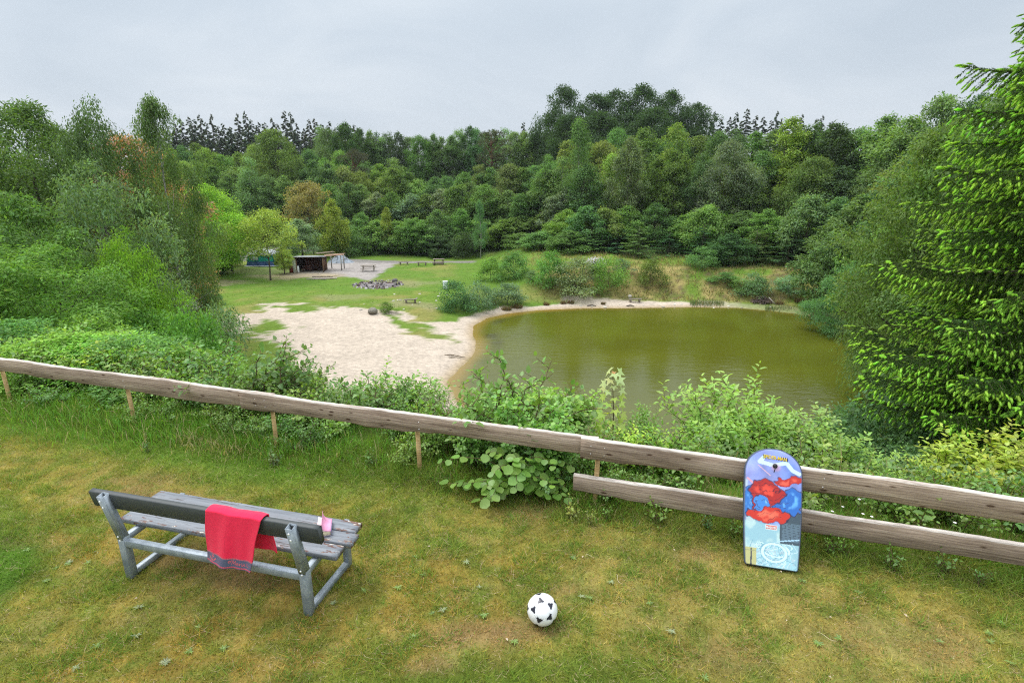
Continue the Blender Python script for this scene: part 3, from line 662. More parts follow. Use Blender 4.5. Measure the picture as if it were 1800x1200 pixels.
    T('big', 'lime_tree', 100, 40, 222, 4.6, (0.0585, 0.107, 0.026), 'dark green tree filling the gap between the big oak and the birches')
    T('sallow', 'sallow_tree', 150, 22, 268, 3.6, (0.0975, 0.163, 0.065), 'silvery green sallow with upturned leaf tips under the left birches')
    T('sallow', 'sallow_tree', 30, 20, 335, 3.8, (0.078, 0.156, 0.0338), 'mid green sallow at the left edge above the fence')
    T('sallow', 'maple_bush', 210, 19.5, 388, 1.9, (.11, .22, .02), 'brightest green maple bush in the left thicket', 'bush')
    T('sallow', 'alder_bush', 80, 16.5, 425, 2.7, (0.091, 0.189, 0.0325), 'fresh green bush rising at the left edge of the picture', 'bush')
    T('sallow', 'alder_bush', 250, 24, 445, 1.4, (0.0715, 0.15, 0.039), 'darker green bush below the weeping birch', 'bush')
    T('sallow', 'alder_bush', -80, 14, 400, 3.2, (0.091, 0.182, 0.0325), 'large fresh green bush beyond the left end of the fence', 'bush')
    # right side, nearer
    T('big', 'hornbeam_tree', 1690, 27, 205, 4.2, (0.091, 0.15, 0.0338), 'feathery green tree right behind the near spruce, high on the hillside')
    T('big', 'hornbeam_tree', 1830, 24, 120, 4.6, (0.078, 0.143, 0.0338), 'green tree largely hidden behind the near spruce')
    T('willow', 'willow_tree', 1680, 30, 335, 3.9, (0.111, 0.182, 0.0585), 'feathery wind combed willow hanging over the right shore')
    T('willow', 'willow_tree', 1612, 35, 425, 2.9, (0.13, 0.202, 0.052), 'lower willow with drooping pale twigs at the right shore')
    T('sallow', 'alder_bush', 1505, 44, 455, 2.9, (0.0715, 0.163, 0.052), 'blue green bush at the right end of the far shore', 'bush')
    T('sallow', 'alder_bush', 1740, 22, 420, 3.4, (0.078, 0.143, 0.039), 'dark green bush below the near spruce', 'bush')
    # shrubs between meadow and pond
    for px, ft, top, w, c, lab in ((862, 492, 452, 1.9, (0.117, 0.221, 0.039), 'pointed light green bush at the left end of the shore shrubs'), (904, 489, 441, 2.0, (0.078, 0.169, 0.039), 'round dark green bush right of the pointed one'),
                                  (801, 546, 495, 1.75, (0.0585, 0.137, 0.0455), 'dark green round bush beside the white box'), (843, 544, 493, 1.6, (0.091, 0.163, 0.078), 'grey green bush between the dark round bush and the path'),
                                  (893, 536, 497, 1.9, (0.0975, 0.163, 0.078), 'low grey green willow bush nearest the sand strip'), (966, 503, 441, 2.1, (0.0845, 0.195, 0.039), 'fresh green bush left of the pale spreading shrubs'),
                                  (1010, 516, 455, 2.6, (0.137, 0.189, 0.078), 'pale spreading shrub with whitish green leaves'), (1068, 506, 447, 1.9, (0.111, 0.215, 0.039), 'light green bush beside the white flowering shrub'),
                                  (1142, 499, 456, 1.6, (0.0868, 0.13, 0.024), 'yellow green bush alone on the dry bank'), (936, 492, 475, .9, (0.104, 0.182, 0.065), 'small grey bush in the gap of the shore shrubs'),
                                  (1092, 478, 455, 1.2, (0.091, 0.156, 0.065), 'small dull bush right of the flowering shrub'), (1235, 470, 432, 1.7, (0.078, 0.169, 0.0455), 'round green bush at the wood edge above the bank'),
                                  (1275, 497, 478, 1.5, (0.078, 0.169, 0.039), 'low green bush on the crest of the bank'), (1322, 519, 480, 1.9, (0.091, 0.169, 0.065), 'blue green bramble bush on the bank'),
                                  (1385, 514, 485, 1.7, (0.117, 0.221, 0.104), 'pale silvery green bush on the bank near its right end'), (1300, 508, 484, 1.2, (0.104, 0.195, 0.039), 'small fresh green bush beside the bramble on the bank'),
):
        treef('shrub', 'round_bush', px, ft, top, w, c, lab, 'bush')
    for px, ft, top, w, c, lab in ((345, 538, 511, .85, (0.13, 0.15, 0.026), 'small bronze green bush on the meadow'), (385, 536, 516, .55, (0.052, 0.13, 0.0455), 'small dark green bush on the meadow right of the bronze one'),
                                  (680, 549, 531, .75, (0.0868, 0.155, 0.024), 'small bright green plant beside the boulder')):
        treef('shrub', 'round_bush', px, ft, top, w, c, lab, 'bush')
    # dark bush wall under the left birches
    for px, Y, top, w, c, lab in ((292, 27, 548, 1.2, (0.0845, 0.156, 0.065), 'grey green bush beside the white flowering shrub on the meadow'), (235, 22, 505, 1.5, (0.065, 0.143, 0.0325), 'dark green bush under the sallow'),):
        treep('bush', 'round_bush', px, Y, top, w, c, lab, 'bush')
named_trees()
def flowers(name, px, py, Y, r, n, col, label):
    P = aty(px, py, Y); rng = np.random.default_rng(int(px)); u = rdir(rng, n); u[:, 2] = np.abs(u[:, 2])
    Q = u*rng.uniform(.8, 1.05, (n, 1))*np.array((r, r*.8, r*.55)); z = Hs(P[0], P[1]); h = P[2]-z
    o = thing(name, label, 'bush', (P[0], P[1], z)); Q[:, 2] += max(h-r*.55, .1)
    V, Fl, k = leaves(Q, rdir(rng, n)+np.array((0, 0, .3)), u, .13, .11)
    obj('blossom', mesh('blossom', V, Fl, LEAF, ltint(rng, n, k, None, .2)), o, color=col)
    n = n*3; u = rdir(rng, n); u[:, 2] = np.abs(u[:, 2]); Q = u*rng.uniform(.3, .97, (n, 1))*np.array((r, r*.8, r*.55)); Q[:, 2] = (Q[:, 2]+max(h-r*.55, .1))*rng.uniform(.1, 1, n)
    V, Fl, k = leaves(Q, rdir(rng, n), u+np.array((0, 0, .5)), .16, .08); obj('foliage', mesh('foliage', V, Fl, LEAF, ltint(rng, n, k)), o, color=(0.0372, 0.0744, 0.028))
flowers('flowering_shrub', 1048, 452, 61, 1.3, 420, (0.384, 0.372, 0.448), 'shrub with white blossom among the bushes of the bank')
flowers('flowering_shrub', 302, 524, 34, 1.5, 700, (0.446, 0.409, 0.448), 'cream flowering shrub under the weeping birch at the left edge of the meadow')

# ------------------------------------------------------------------ thicket on the slope under the fence
def undergrowth():
    rng = np.random.default_rng(21); n = 90000
    d = rng.uniform(-17, 11, n); s = .75+rng.random(n)**1.25*13
    x = P0[0]+d*DV[0]+s*NV[0]; y = P0[1]+d*DV[1]+s*NV[1]
    keep = (sdf(x, y, POND) > .8) & (rng.random(n) < .35+.65*sstep(fbm(x*.8, y*.8, 3, 6), .35, .55)); x, y, s, d = x[keep], y[keep], s[keep], d[keep]; n = len(x)
    b = fbm(x*.9, y*.9, 4, 14); hh = (.1+.9*sstep(b, .35, .7))*np.clip(.25+s*.4, 0, 1)
    z = H(x, y)+hh*rng.random(n)**.4
    D = rdir(rng, n)+np.array((0, -.2, .1)); N = rdir(rng, n)*.6+np.array((0, -.25, 1.)); L = rng.uniform(.045, .085, n)*np.clip(.7+s*.08, .7, 1.7)
    V, Fl, k = leaves(np.stack([x, y, z], 1), D, N, L, L*.6)
    t = ltint(rng, n, k, .75+.7*b, .3)*np.array((0.0975, 0.173, 0.044))
    obj('bramble_cover', mesh('bramble_cover', V, Fl, LEAFN, t), color=(1, 1, 1), kind='stuff', label='brambles and low leafy growth covering the slope below the fence', category='undergrowth')
    n = 26000; d = rng.uniform(-14, 8, n); s = .9+rng.random(n)**1.3*14; x = P0[0]+d*DV[0]+s*NV[0]; y = P0[1]+d*DV[1]+s*NV[1]
    keep = (sdf(x, y, POND) > .5) & (rng.random(n) < sstep(fbm(x*.5, y*.5, 3, 2), .4, .55)); x, y = x[keep], y[keep]; n = len(x)
    c = np.array((0.09, 0.143, 0.0385))*rng.uniform(.6, 1.5, (n, 1)); q = rng.random(n) < .25; c[q] = np.array((.33, .29, .14))
    V, Fs, C = blades(n, x, y, H(x, y)-.02, rng.uniform(.25, .7, n), rng.uniform(.01, .02, n), rng.uniform(.1, .8, n), c, rng, 2)
    obj('slope_grass', mesh('slope_grass', V, Fs, BLADE, C), color=(1, 1, 1), kind='stuff', label='tall grass growing between the brambles on the slope', category='grass')
    # tufts on bank, meadow edges and shore
    n = 60000; x = rng.uniform(-30, 36, n); y = rng.uniform(33, 80, n); dp = sdf(x, y, POND); e = sstep(x+(y-60)*.2, -2., 7.)*sstep(y, 44, 53)
    f = fbm(x*.6, y*.6, 4, 3); w = e*(dp > 1.8)*(.35+.65*(f > .5)); w = np.maximum(w, .25*(sdf(x, y, SAND) > .3)*(dp > 2)*(f > .45)); w = w*(sdf(x, y, YARD) > .2)*(sdf(x, y, PATH) > .2)*(sdf(x, y, BASIN) < 1)
    keep = rng.random(n) < w; x, y, e, dp = x[keep], y[keep], e[keep], dp[keep]; n = len(x)
    c = np.where((e > .5)[:, None], np.array((.26, .22, .09)), np.array((.10, .17, .025)))*rng.uniform(.55, 1.3, (n, 1)); q = (rng.random(n) < .35) & (e > .5); c[q] = np.array((.12, .18, .04))
    q = (rng.random(n) < .15) & (e > .5); c[q] = np.array((.13, .09, .05))
    V, Fs, C = blades(n, x, y, H(x, y)-.03, rng.uniform(.05, .14, n)+e*rng.uniform(.1, .45, n), rng.uniform(.05, .11, n), rng.uniform(.2, 1., n), c, rng)
    obj('bank_grass', mesh('bank_grass', V, Fs, BLADE, C), color=(1, 1, 1), kind='stuff', label='dry tawny grass on the bank beyond the pond and tufts on the meadow', category='grass')
    n = 46000; x = rng.uniform(-38, 44, n); y = rng.uniform(45, 100, n); hb = sdf(x, y, BASIN)+(fbm(x*.4, y*.4, 3)-.5)*3; keep = (hb > -2.2) & (hb < 5) & (sdf(x, y, ROAD) > .4) & (sdf(x, y, ROADL) > .5); x, y, hb = x[keep], y[keep], hb[keep]; n = len(x)
    L = rng.uniform(.10, .2, n); V, Fl, k = leaves(np.stack([x, y, H(x, y)+rng.random(n)*.75*sstep(hb, -2.5, 0)], 1), rdir(rng, n)+np.array((0, -.3, 0)), rdir(rng, n)*.5+np.array((0, -.4, 1.)), L, L*.6)
    obj('nettle_belt', mesh('nettle_belt', V, Fl, LEAF, ltint(rng, n, k, .6+.8*fbm(x*.7, y*.7, 3), .3)*np.array((.09, .19, .04))), color=(1, 1, 1), kind='stuff', label='green nettles and low growth along the foot of the wood', category='undergrowth')
    # reeds at the far shore
    for px0, px1, py, hh, m, lab in ((1212, 1272, 539, .75, 1500, 'green reeds in the shallow water at the middle of the far shore'), (1345, 1420, 547, .6, 1200, 'thin reeds along the right part of the far shore'), (1425, 1520, 562, 1.1, 3000, 'tall blue green reeds at the right end of the pond')):
        px = rng.uniform(px0, px1, m); P = np.array([atz(p, py+(p-px0)*(.0 if px0 < 1400 else .16)+rng.normal()*1.6-2.5, WZ) for p in px]); n = len(P)
        c = np.array((.10, .17, .06))*rng.uniform(.6, 1.4, (n, 1)); q = rng.random(n) < .25; c[q] = np.array((.28, .22, .12))
        V, Fs, C = blades(n, P[:, 0], P[:, 1], np.full(n, WZ-.05), rng.uniform(.4, 1, n)*hh, rng.uniform(.03, .05, n), rng.uniform(.0, .4, n), c, rng)
        obj('reeds', mesh('reeds', V, Fs, BLADE, C), color=(1, 1, 1), kind='stuff', label=lab, category='reeds')
    # brown rush tufts by the water
    k = 0
    for px, py, r in ((890, 545, .5), (908, 541, .6), (960, 536, .25), (990, 534, .3), (1003, 533, .35), (1060, 535, .2), (1430, 528, .6), (1405, 530, .5), (1345, 533, .5), (865, 535, .4), (1370, 535, .4)):
        P = on(px, py); n = 260; a = rng.random(n)*6.28; q = rng.random(n)**.5*r; c = np.array((.16, .10, .06))*rng.uniform(.6, 1.5, (n, 1)); g = rng.random(n) < .3; c[g] = np.array((.12, .15, .05))
        V, Fs, C = blades(n, q*np.cos(a), q*np.sin(a)*.7, np.zeros(n)-.05, rng.uniform(.2, .75, n)*(r+.35), rng.uniform(.03, .06, n), rng.uniform(.2, .9, n), c, rng)
        thing('rush_tuft', ('brown rush tuft on the sand strip' if px < 1200 else 'brown rush tuft at the right end of the far shore'), 'grass tuft', P, 0, 'brown rush tufts along the shore' if px < 1200 else 'rush tufts at the right end', me=mesh('rush_tuft', V, Fs, BLADE, C), color=(1, 1, 1))
undergrowth()
def beside(d):
    n = ['left of the first post', 'between the first and second post', 'between the second and third post', 'between the third and fourth post', 'between the fourth post and the rail joint', 'between the rail joint and the bodyboard', 'just right of the bodyboard', 'towards the right end of the rails']
    return n[int(np.searchsorted([-8.4, -6.0, -3.8, -1.9, .05, 1.5, 3.0], d))]
def slope_bushes():
    R = random.Random(3)
    # thicket left: rows going down the slope (column, distance, top row)
    rows = [(8.9, 560, -160, 340, 75, .9, 1.3), (11.5, 575, -140, 330, 62, 1.1, 1.5), (14, 560, -60, 360, 55, 1.3, 1.8), (17.5, 540, -20, 360, 45, 1.4, 2.0), (21, 560, 230, 330, 38, 1.3, 1.8)]
    for Y0, top, a, b, step, w0, w1 in rows:
        px = a
        while px < b:
            tp = top+max(0, px-160)*.28*(Y0 < 16)+R.uniform(-14, 18)
            treep('bush', 'thicket_bush', px, Y0+R.uniform(-.6, .6)+(-.25*(px-150)/100 if Y0 < 10 else 0), tp, R.uniform(w0, w1), hsv(R.choice([(.11, .23, .035), (.14, .27, .04), (.09, .185, .04)]), .15, R), 'leafy thicket bush, %s, over the rail %s' % ({8.9: 'nearest the fence', 11.5: 'second row down', 14: 'third row down', 17.5: 'fourth row down', 21: 'last row down'}[Y0], beside(float(fd(*aty(px, tp, 7.)[:2])))), 'bush', 'thicket left behind the fence', sink=.15)
            px += step*R.uniform(.7, 1.3)
    # lower growth between fence and sand
    for Y0, top, a, b, step in ((10.5, 655, 330, 620, 42), (13, 640, 330, 520, 34), (8.2, 690, 330, 560, 60), (16.5, 645, 330, 430, 30)):
        px = a
        while px < b:
            treep('bush', 'low_bush', px, Y0+R.uniform(-.5, .5), top+(px-a)*(.22 if Y0 > 9 else .1)+R.uniform(-8, 14), R.uniform(.55, .95), hsv(R.choice([(.12, .22, .04), (.15, .24, .05), (.11, .18, .06)]), .15, R), 'low bush, %s, seen over the rail %s' % ({10.5: 'second row', 13: 'third row', 8.2: 'first row', 16.5: 'last row'}[Y0], beside(float(fd(*aty(px, top, 7.)[:2])))), 'bush', 'low bushes above the sand', sink=.1)
            px += step*R.uniform(.7, 1.4)
    # right: hawthorn mass under the spruce
    for px, Y, top, w, c, lab in ((1560, 10.5, 690, 1.5, (0.078, 0.156, 0.0585), 'dense small leaved blue green hawthorn behind the fence'), (1640, 9.8, 735, 1.4, (0.065, 0.13, 0.0455), 'darker hawthorn under the spruce branches'),
                                  (1500, 12.5, 715, 1.3, (0.078, 0.156, 0.065), 'small leaved bush between hawthorn and pond'), (1720, 9, 800, 1.2, (0.078, 0.156, 0.039), 'bush in the shade under the spruce'), (1600, 8.2, 790, 1.1, (0.0715, 0.143, 0.0455), 'low bush in front of the hawthorns'),
                                  (1450, 11, 765, 1.0, (0.091, 0.182, 0.052), 'small bush left of the hawthorns')):
        treep('bush', 'hawthorn_bush', px, Y, top, w, c, lab, 'bush')
slope_bushes()

# ------------------------------------------------------------------ leafy shrubs close behind the fence, leaf by leaf
def shrub_mesh(seed, h, R, nst, ntw, LL, WW, sp, up=.6, tmpl=L6, tw=(.12, .34), cut=.15, upright=1., tipsize=0., spread0=.12):
    rng = np.random.default_rng(seed); m = MB(); Ps = []; Ds = []; Ns = []; Ls = []; B = []
    for i in range(nst):
        a = rng.random()*6.283; hh = h*rng.uniform(.6, 1.03); r = R*rng.uniform(.1, 1)**.7; b = np.array((rng.normal()*spread0*R, rng.normal()*spread0*R, -.1))
        tip = np.array((r*math.cos(a), r*math.sin(a), hh*(1-.35*(r/R)**2))); c = np.array((b[0]+.25*(tip[0]-b[0]), b[1]+.25*(tip[1]-b[1]), tip[2]*.6*upright))
        u = np.linspace(0, 1, 12)[:, None]; C = (1-u)**2*b+2*u*(1-u)*c+u**2*tip; C[1:] += rng.normal(size=(11, 3))*.012*h
        m.tube(C, np.linspace(.006+.004*h, .0022, 12), 4, cap=False)
        segs = [(C, cut, 1.)]
        for j in range(ntw):
            q = rng.uniform(.2, .95); k = q*11; k0 = min(int(k), 10); s = C[k0]+(C[k0+1]-C[k0])*(k-k0); a2 = rng.random()*6.283
            ax = norm(C[k0+1]-C[k0]); dr = norm(np.array((math.cos(a2), math.sin(a2), .2))+ax*up); L = h*rng.uniform(*tw)*(1.1-q*.6)
            v = np.linspace(0, 1, 5)[:, None]; T = s+dr*L*v+np.array((0, 0, 1.))*L*.25*up*v**2
            m.tube(T, np.linspace(.004, .0015, 5), 3, cap=False); segs.append((T, .1, .9))
        for S, c0, k in segs:
            ln = np.linalg.norm(np.diff(S, axis=0), axis=1); cs = np.r_[0, np.cumsum(ln)]; tot = cs[-1]; n = max(2, int(tot*(1-c0)/sp)); q = np.linspace(tot*c0, tot, n)
            P = np.stack([np.interp(q, cs, S[:, z]) for z in range(3)], 1); T = norm(np.stack([np.interp(q+.01, cs, S[:, z]) for z in range(3)], 1)-P+1e-6*norm(S[-1]-S[-2])+norm(S[-1]-S[0])*.002)
            az = np.arange(n)*2.4+rng.random()*6; A = norm(np.cross(T, np.array((.2, .1, 1.))+rng.normal(size=3)*.1)); Bv = np.cross(T, A)
            D = norm(T*.55+A*np.cos(az)[:, None]+Bv*np.sin(az)[:, None]+np.array((0, 0, .12)))
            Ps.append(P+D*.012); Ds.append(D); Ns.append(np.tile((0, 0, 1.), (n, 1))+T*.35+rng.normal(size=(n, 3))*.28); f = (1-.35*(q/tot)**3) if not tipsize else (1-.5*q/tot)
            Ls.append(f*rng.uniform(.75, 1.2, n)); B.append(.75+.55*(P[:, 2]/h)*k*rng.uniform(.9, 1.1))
    P = np.concatenate(Ps); n = len(P); L = np.concatenate(Ls)
    V, Fl, k = leaves(P, np.concatenate(Ds), np.concatenate(Ns), L*LL, L*WW, tmpl)
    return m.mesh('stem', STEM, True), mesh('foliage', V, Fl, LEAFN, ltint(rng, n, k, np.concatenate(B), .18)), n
def lobed():
    # palmate five lobed leaf, folded a little along each lobe
    pts = [(0, 0)]; an = [(-2.2, .42), (-1.75, .30), (-1.25, .72), (-.85, .42), (-.62, .55), (0, 1.0), (.62, .55), (.85, .42), (1.25, .72), (1.75, .30), (2.2, .42)]
    an = [(-2.1, .55), (-1.55, .36), (-1.1, .85), (-.55, .42), (0, 1.0), (.55, .42), (1.1, .85), (1.55, .36), (2.1, .55)]
    V = [(0.0, 0, 0)]+[(r*math.cos(a)+.0, r*math.sin(a), -.10*r*r+(.05 if i % 2 else -.02)) for i, (a, r) in enumerate(an)]
    return np.array(V), [np.array([(0, i, i+1) for i in range(1, 9)])]
LOBE = lobed()
LROUND = (np.array([(0, 0, 0), (.18, .42, .04), (.18, -.42, .04), (.6, .52, .03), (.6, -.52, .03), (1, 0, -.1), (.9, .25, -.03), (.9, -.25, -.03), (.5, 0, -.05)]),
          [np.array([(0, 8, 1), (0, 2, 8), (1, 8, 3), (2, 4, 8), (3, 8, 6), (8, 4, 7), (6, 8, 5), (8, 7, 5)])])
SH = {}
def near_shrubs():
    SH['cherry'] = [shrub_mesh(201+i, 2.2, .8, 13, 11, .125, .062, .042, .8) for i in range(2)]
    SH['hazel'] = [shrub_mesh(211+i, 1.9, .75, 14, 9, .105, .092, .042, .5, LROUND) for i in range(2)]
    SH['dogwood'] = [shrub_mesh(221+i, 2.2, .85, 13, 10, .13, .075, .045, 1.0) for i in range(3)]
    SH['oakleaf'] = [shrub_mesh(231+i, 1.2, .6, 12, 9, .08, .055, .03, .5) for i in range(2)]
    SH['greyleaf'] = [shrub_mesh(241, 1.8, .6, 10, 8, .05, .016, .022, .7, L4)]
    SH['bramble'] = [shrub_mesh(251+i, .8, .75, 14, 8, .072, .054, .03, .3, L6, upright=1.3) for i in range(3)]
    SH['sprig'] = [shrub_mesh(261+i, .35, .16, 5, 2, .055, .036, .03, .6) for i in range(2)]
    lst = [
        ('cherry', 'cherry_shrub', 712, 8.4, 643, .62, (.085, .19, .03), 'leafy cherry shrub standing against the sand behind the fence'),
        ('cherry', 'cherry_shrub', 660, 8.7, 668, .50, (.075, .17, .028), 'smaller cherry shrub left of the tall one against the sand'),
        ('greyleaf', 'sallow_shrub', 790, 7.8, 672, .42, (.10, .15, .075), 'narrow leaved grey green shrub at the pond corner'),
        ('hazel', 'hazel_shrub', 885, 7.0, 694, .50, (.075, .175, .035), 'round leaved hazel rising above the rail against the water'),
        ('hazel', 'hazel_shrub', 935, 6.9, 684, .50, (.11, .22, .04), 'hazel with pale young tips right of the darker one'),
        ('hazel', 'hazel_shrub', 1000, 6.6, 690, .50, (.10, .20, .04), 'hazel with pale tips left of the maple sapling'),
        ('dogwood', 'dogwood_shrub', 965, 8.4, 688, .6, (.11, .17, .075), 'fine leaved grey green shrub behind the hazels'),
        ('dogwood', 'dogwood_shrub', 1122, 7.0, 708, .30, (.085, .18, .04), 'small shrub right of the maple sapling'),
        ('dogwood', 'dogwood_shrub', 1150, 7.4, 752, .35, (.09, .17, .05), 'low shrub between maple sapling and the light green one'),
        ('dogwood', 'dogwood_shrub', 1262, 7.0, 662, .62, (.125, .235, .05), 'light green dogwood with a pale upright tip against the water'),
        ('dogwood', 'dogwood_shrub', 1222, 6.6, 742, .55, (.11, .22, .04), 'light green dogwood below and left of the tallest tip'),
        ('dogwood', 'dogwood_shrub', 1345, 6.8, 672, .55, (.12, .23, .05), 'light green dogwood with a broad top above the bodyboard'),
        ('dogwood', 'dogwood_shrub', 1305, 6.2, 715, .5, (.10, .21, .035), 'dogwood between the two tall light green ones'),
        ('dogwood', 'dogwood_shrub', 1410, 6.8, 722, .55, (.11, .20, .055), 'light green dogwood right of the bodyboard top'),
        ('dogwood', 'dogwood_shrub', 1465, 6.4, 745, .5, (.10, .20, .04), 'lower dogwood beside the hawthorns'),
        ('cherry', 'cherry_shrub', 1545, 5.9, 792, .35, (.12, .23, .045), 'shrub with large glossy leaves over the right rail'),
        ('dogwood', 'dogwood_shrub', 1700, 5.9, 775, .5, (.15, .24, .035), 'yellow green shrub over the right end of the rail'),
        ('dogwood', 'dogwood_shrub', 1775, 5.6, 782, .55, (.16, .24, .035), 'yellow green shrub at the right edge of the picture'),
        ('dogwood', 'dogwood_shrub', 1860, 5.4, 760, .6, (.15, .22, .035), 'yellow green shrub beyond the right edge'),
        ('oakleaf', 'oak_seedling', 1120, 5.6, 760, .35, (.16, .28, .035), 'yellow green oak seedling behind the joint of the rails'),
        ('oakleaf', 'oak_seedling', 1180, 5.3, 775, .3, (.13, .24, .03), 'yellow green oak seedling right of the joint'),
        ('oakleaf', 'yellow_flower_bush', 190, 8.3, 606, .6, (.16, .25, .03), 'bush dotted with small yellow flowers behind the left rail'),
        ('hazel', 'hazel_shrub', 820, 6.3, 735, .4, (.07, .165, .035), 'hazel peeping over the rail left of the big one'),
        ('cherry', 'cherry_shrub', 520, 8.0, 668, .35, (.07, .15, .03), 'small shrub with drooping dark leaves above the sand edge'),
        ('cherry', 'elder_shrub', 372, 9.0, 628, .4, (.08, .17, .035), 'big leaved elder tip behind the left rail'),
    ]
    for i, (kd, nm, px, Y, top, w, c, lab) in enumerate(lst):
        st, fo, n = SH[kd][i % len(SH[kd])]; P = aty(px, top, Y); z = Hs(P[0], P[1]); h0 = {'cherry': 2.2, 'hazel': 1.9, 'dogwood': 2.2, 'oakleaf': 1.2, 'greyleaf': 1.8}[kd]; r0 = {'cherry': .8, 'hazel': .75, 'dogwood': .85, 'oakleaf': .6, 'greyleaf': .6}[kd]
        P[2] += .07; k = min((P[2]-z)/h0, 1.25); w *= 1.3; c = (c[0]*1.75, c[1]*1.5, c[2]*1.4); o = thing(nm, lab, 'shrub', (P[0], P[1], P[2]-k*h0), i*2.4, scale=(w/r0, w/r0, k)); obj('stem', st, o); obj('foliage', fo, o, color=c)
    for d_, s_, k_, lab in ((-.95, .28, .52, 'hazel clump directly behind the rail, left part of the big round leaved bush'), (-.45, .30, .50, 'hazel clump directly behind the rail, right part of the big round leaved bush'), (-1.35, .34, .42, 'low hazel clump left of the big round leaved bush')):
        p = fpt(d_, s_); st, fo, n = SH['hazel'][0 if d_ < -.6 else 1]; o = thing('hazel_shrub', lab, 'shrub', (p[0], p[1], Hs(p[0], p[1])), d_*9, scale=(k_, k_, k_)); obj('stem', st, o); obj('foliage', fo, o, color=(.15, .30, .06))
    # bramble clumps along the fence, both sides of it
    R = random.Random(8)
    d = -12.
    while d < 6.5:
        for s in (R.uniform(.12, .45), R.uniform(.5, .9), R.uniform(1.1, 1.7), R.uniform(2., 3.)):
            if R.random() < (.92 if s > .45 else .75 if -6.5 < d < -.3 else .4):
                p = fpt(d+R.uniform(-.25, .25), s); st, fo, n = SH['bramble'][R.randrange(3)]; k = R.uniform(.75, 1.25)*(1 if s > .8 else .75 if s > .45 else .48)*(1.15 if d < -4 else 1)*(.62 if (s > 1 and d > -3) else 1)
                if abs(d+.5) < 1.2 and s < 1: k *= 1.2
                o = thing('bramble_clump', 'bramble clump %s the fence, %s' % ('under the rail of' if s < .46 else 'close behind' if s < 1 else 'just beyond' if s < 1.8 else 'down the slope beyond', beside(d)), 'bramble', (p[0], p[1], Hs(p[0], p[1])-.03), R.uniform(0, 6.28), 'brambles along the fence', (k, k, k*R.uniform(.8, 1.1)))
                obj('stem', st, o); obj('foliage', fo, o, color=hsv(R.choice([(.13, .25, .04), (.16, .27, .05), (.11, .22, .05)]), .15, R))
        d += R.uniform(.38, .6)
    for px, py, c in ((1158, 905, (.15, .27, .04)), (1245, 912, (.09, .2, .05)), (1292, 925, (.12, .25, .04)), (1066, 895, (.13, .26, .04)), (1035, 905, (.2, .25, .05)), (1000, 893, (.22, .27, .05)), (1660, 990, (.10, .21, .035)), (1455, 955, (.12, .25, .035)), (1485, 960, (.12, .24, .035)), (1720, 1010, (.09, .2, .04)), (1570, 985, (.1, .2, .04)), (480, 800, (.1, .17, .05)), (260, 775, (.08, .18, .04)), (650, 800, (.1, .2, .04))):
        P = atz(px, py+18, ZP); st, fo, n = SH['sprig'][px % 2]; o = thing('leafy_sprig', 'small leafy sprig growing at the foot of the fence', 'plant', (P[0], P[1], ZP), px*.7, 'sprigs at the foot of the fence', R.uniform(.5, .85)); obj('stem', st, o); obj('foliage', fo, o, color=c)
near_shrubs()
def leafobj_shrub(name, label, cat, loc, P, D, N, L, Wd, tmpl, color, stem, amp=.2, tints=None):
    """a plant whose big leaves are objects of their own, sharing one leaf mesh"""
    rng = np.random.default_rng(77); o = thing(name, label, cat, loc); obj('stem', stem, o)
    T = tmpl[0].copy(); V, Fl = T, tmpl[1]; lm = mesh('leaf', V, Fl, LEAFN, np.ones((len(T), 3)))
    D = norm(D); N = norm(N-(N*D).sum(1, keepdims=True)*D); S = np.cross(N, D)
    for i in range(len(P)):
        M = Matrix(((D[i, 0], S[i, 0], N[i, 0]), (D[i, 1], S[i, 1], N[i, 1]), (D[i, 2], S[i, 2], N[i, 2])))
        l = bpy.data.objects.new('leaf', lm); COL.objects.link(l); l.parent = o; l.location = P[i]; l.rotation_euler = M.to_euler(); l.scale = (L[i], Wd[i], L[i])
        b = rng.uniform(1-amp, 1+amp); c = color if tints is None else tints[i]; l.color = (c[0]*b*rng.uniform(.9, 1.15), c[1]*b, c[2]*b, 1)
    return o
def hazel_front():
    """the round leaved hazel that pushes through under the rail"""
    rng = np.random.default_rng(6); m = MB(); P = []; D = []; base = fpt(-.78, .02); base[2] = ZP
    for i in range(34):
        a = rng.uniform(-3.1, .0) if i < 24 else rng.uniform(-2, -1); L = rng.uniform(.35, .88); dx = math.cos(a)*L*.85; dy = math.sin(a)*L*.62; top = rng.uniform(.10, .46); dx *= 1.05; dy *= .8
        if i % 7 == 0: top = .5
        b = np.array((rng.normal()*.08, rng.normal()*.05, 0)); c = np.array((dx*.3, dy*.3, top*1.25)); e = np.array((dx, dy, top*rng.uniform(.45, 1)))
        u = np.linspace(0, 1, 9)[:, None]; C = (1-u)**2*b+2*u*(1-u)*c+u**2*e; m.tube(C, np.linspace(.006, .002, 9), 4, cap=False)
        n = 10; q = np.linspace(.25, 1, n); Q = np.stack([np.interp(q, u[:, 0], C[:, k]) for k in range(3)], 1); T = norm(np.gradient(Q, axis=0)); A = norm(np.cross(T, (0, 0, 1.)))*np.where(np.arange(n) % 2, 1, -1)[:, None]
        P.append(Q); D.append(T*.5+A+np.array((0, -.25, -.15))+rng.normal(size=(n, 3))*.2)
    P = np.concatenate(P); D = np.concatenate(D); n = len(P); keep = P[:, 2] > .02; P = P[keep]; D = D[keep]; n = len(P); L = rng.uniform(.065, .115, n)
    N = np.tile((0, -.45, 1.), (n, 1))+rng.normal(size=(n, 3))*.3
    leafobj_shrub('hazel_bush', 'round leaved hazel bush pushing through under the rail onto the lawn', 'bush', base, P[:300], D[:300], N[:300], L[:300], L[:300]*.9, LROUND, (.135, .26, .040), m.mesh('stem', STEM, True), .25)
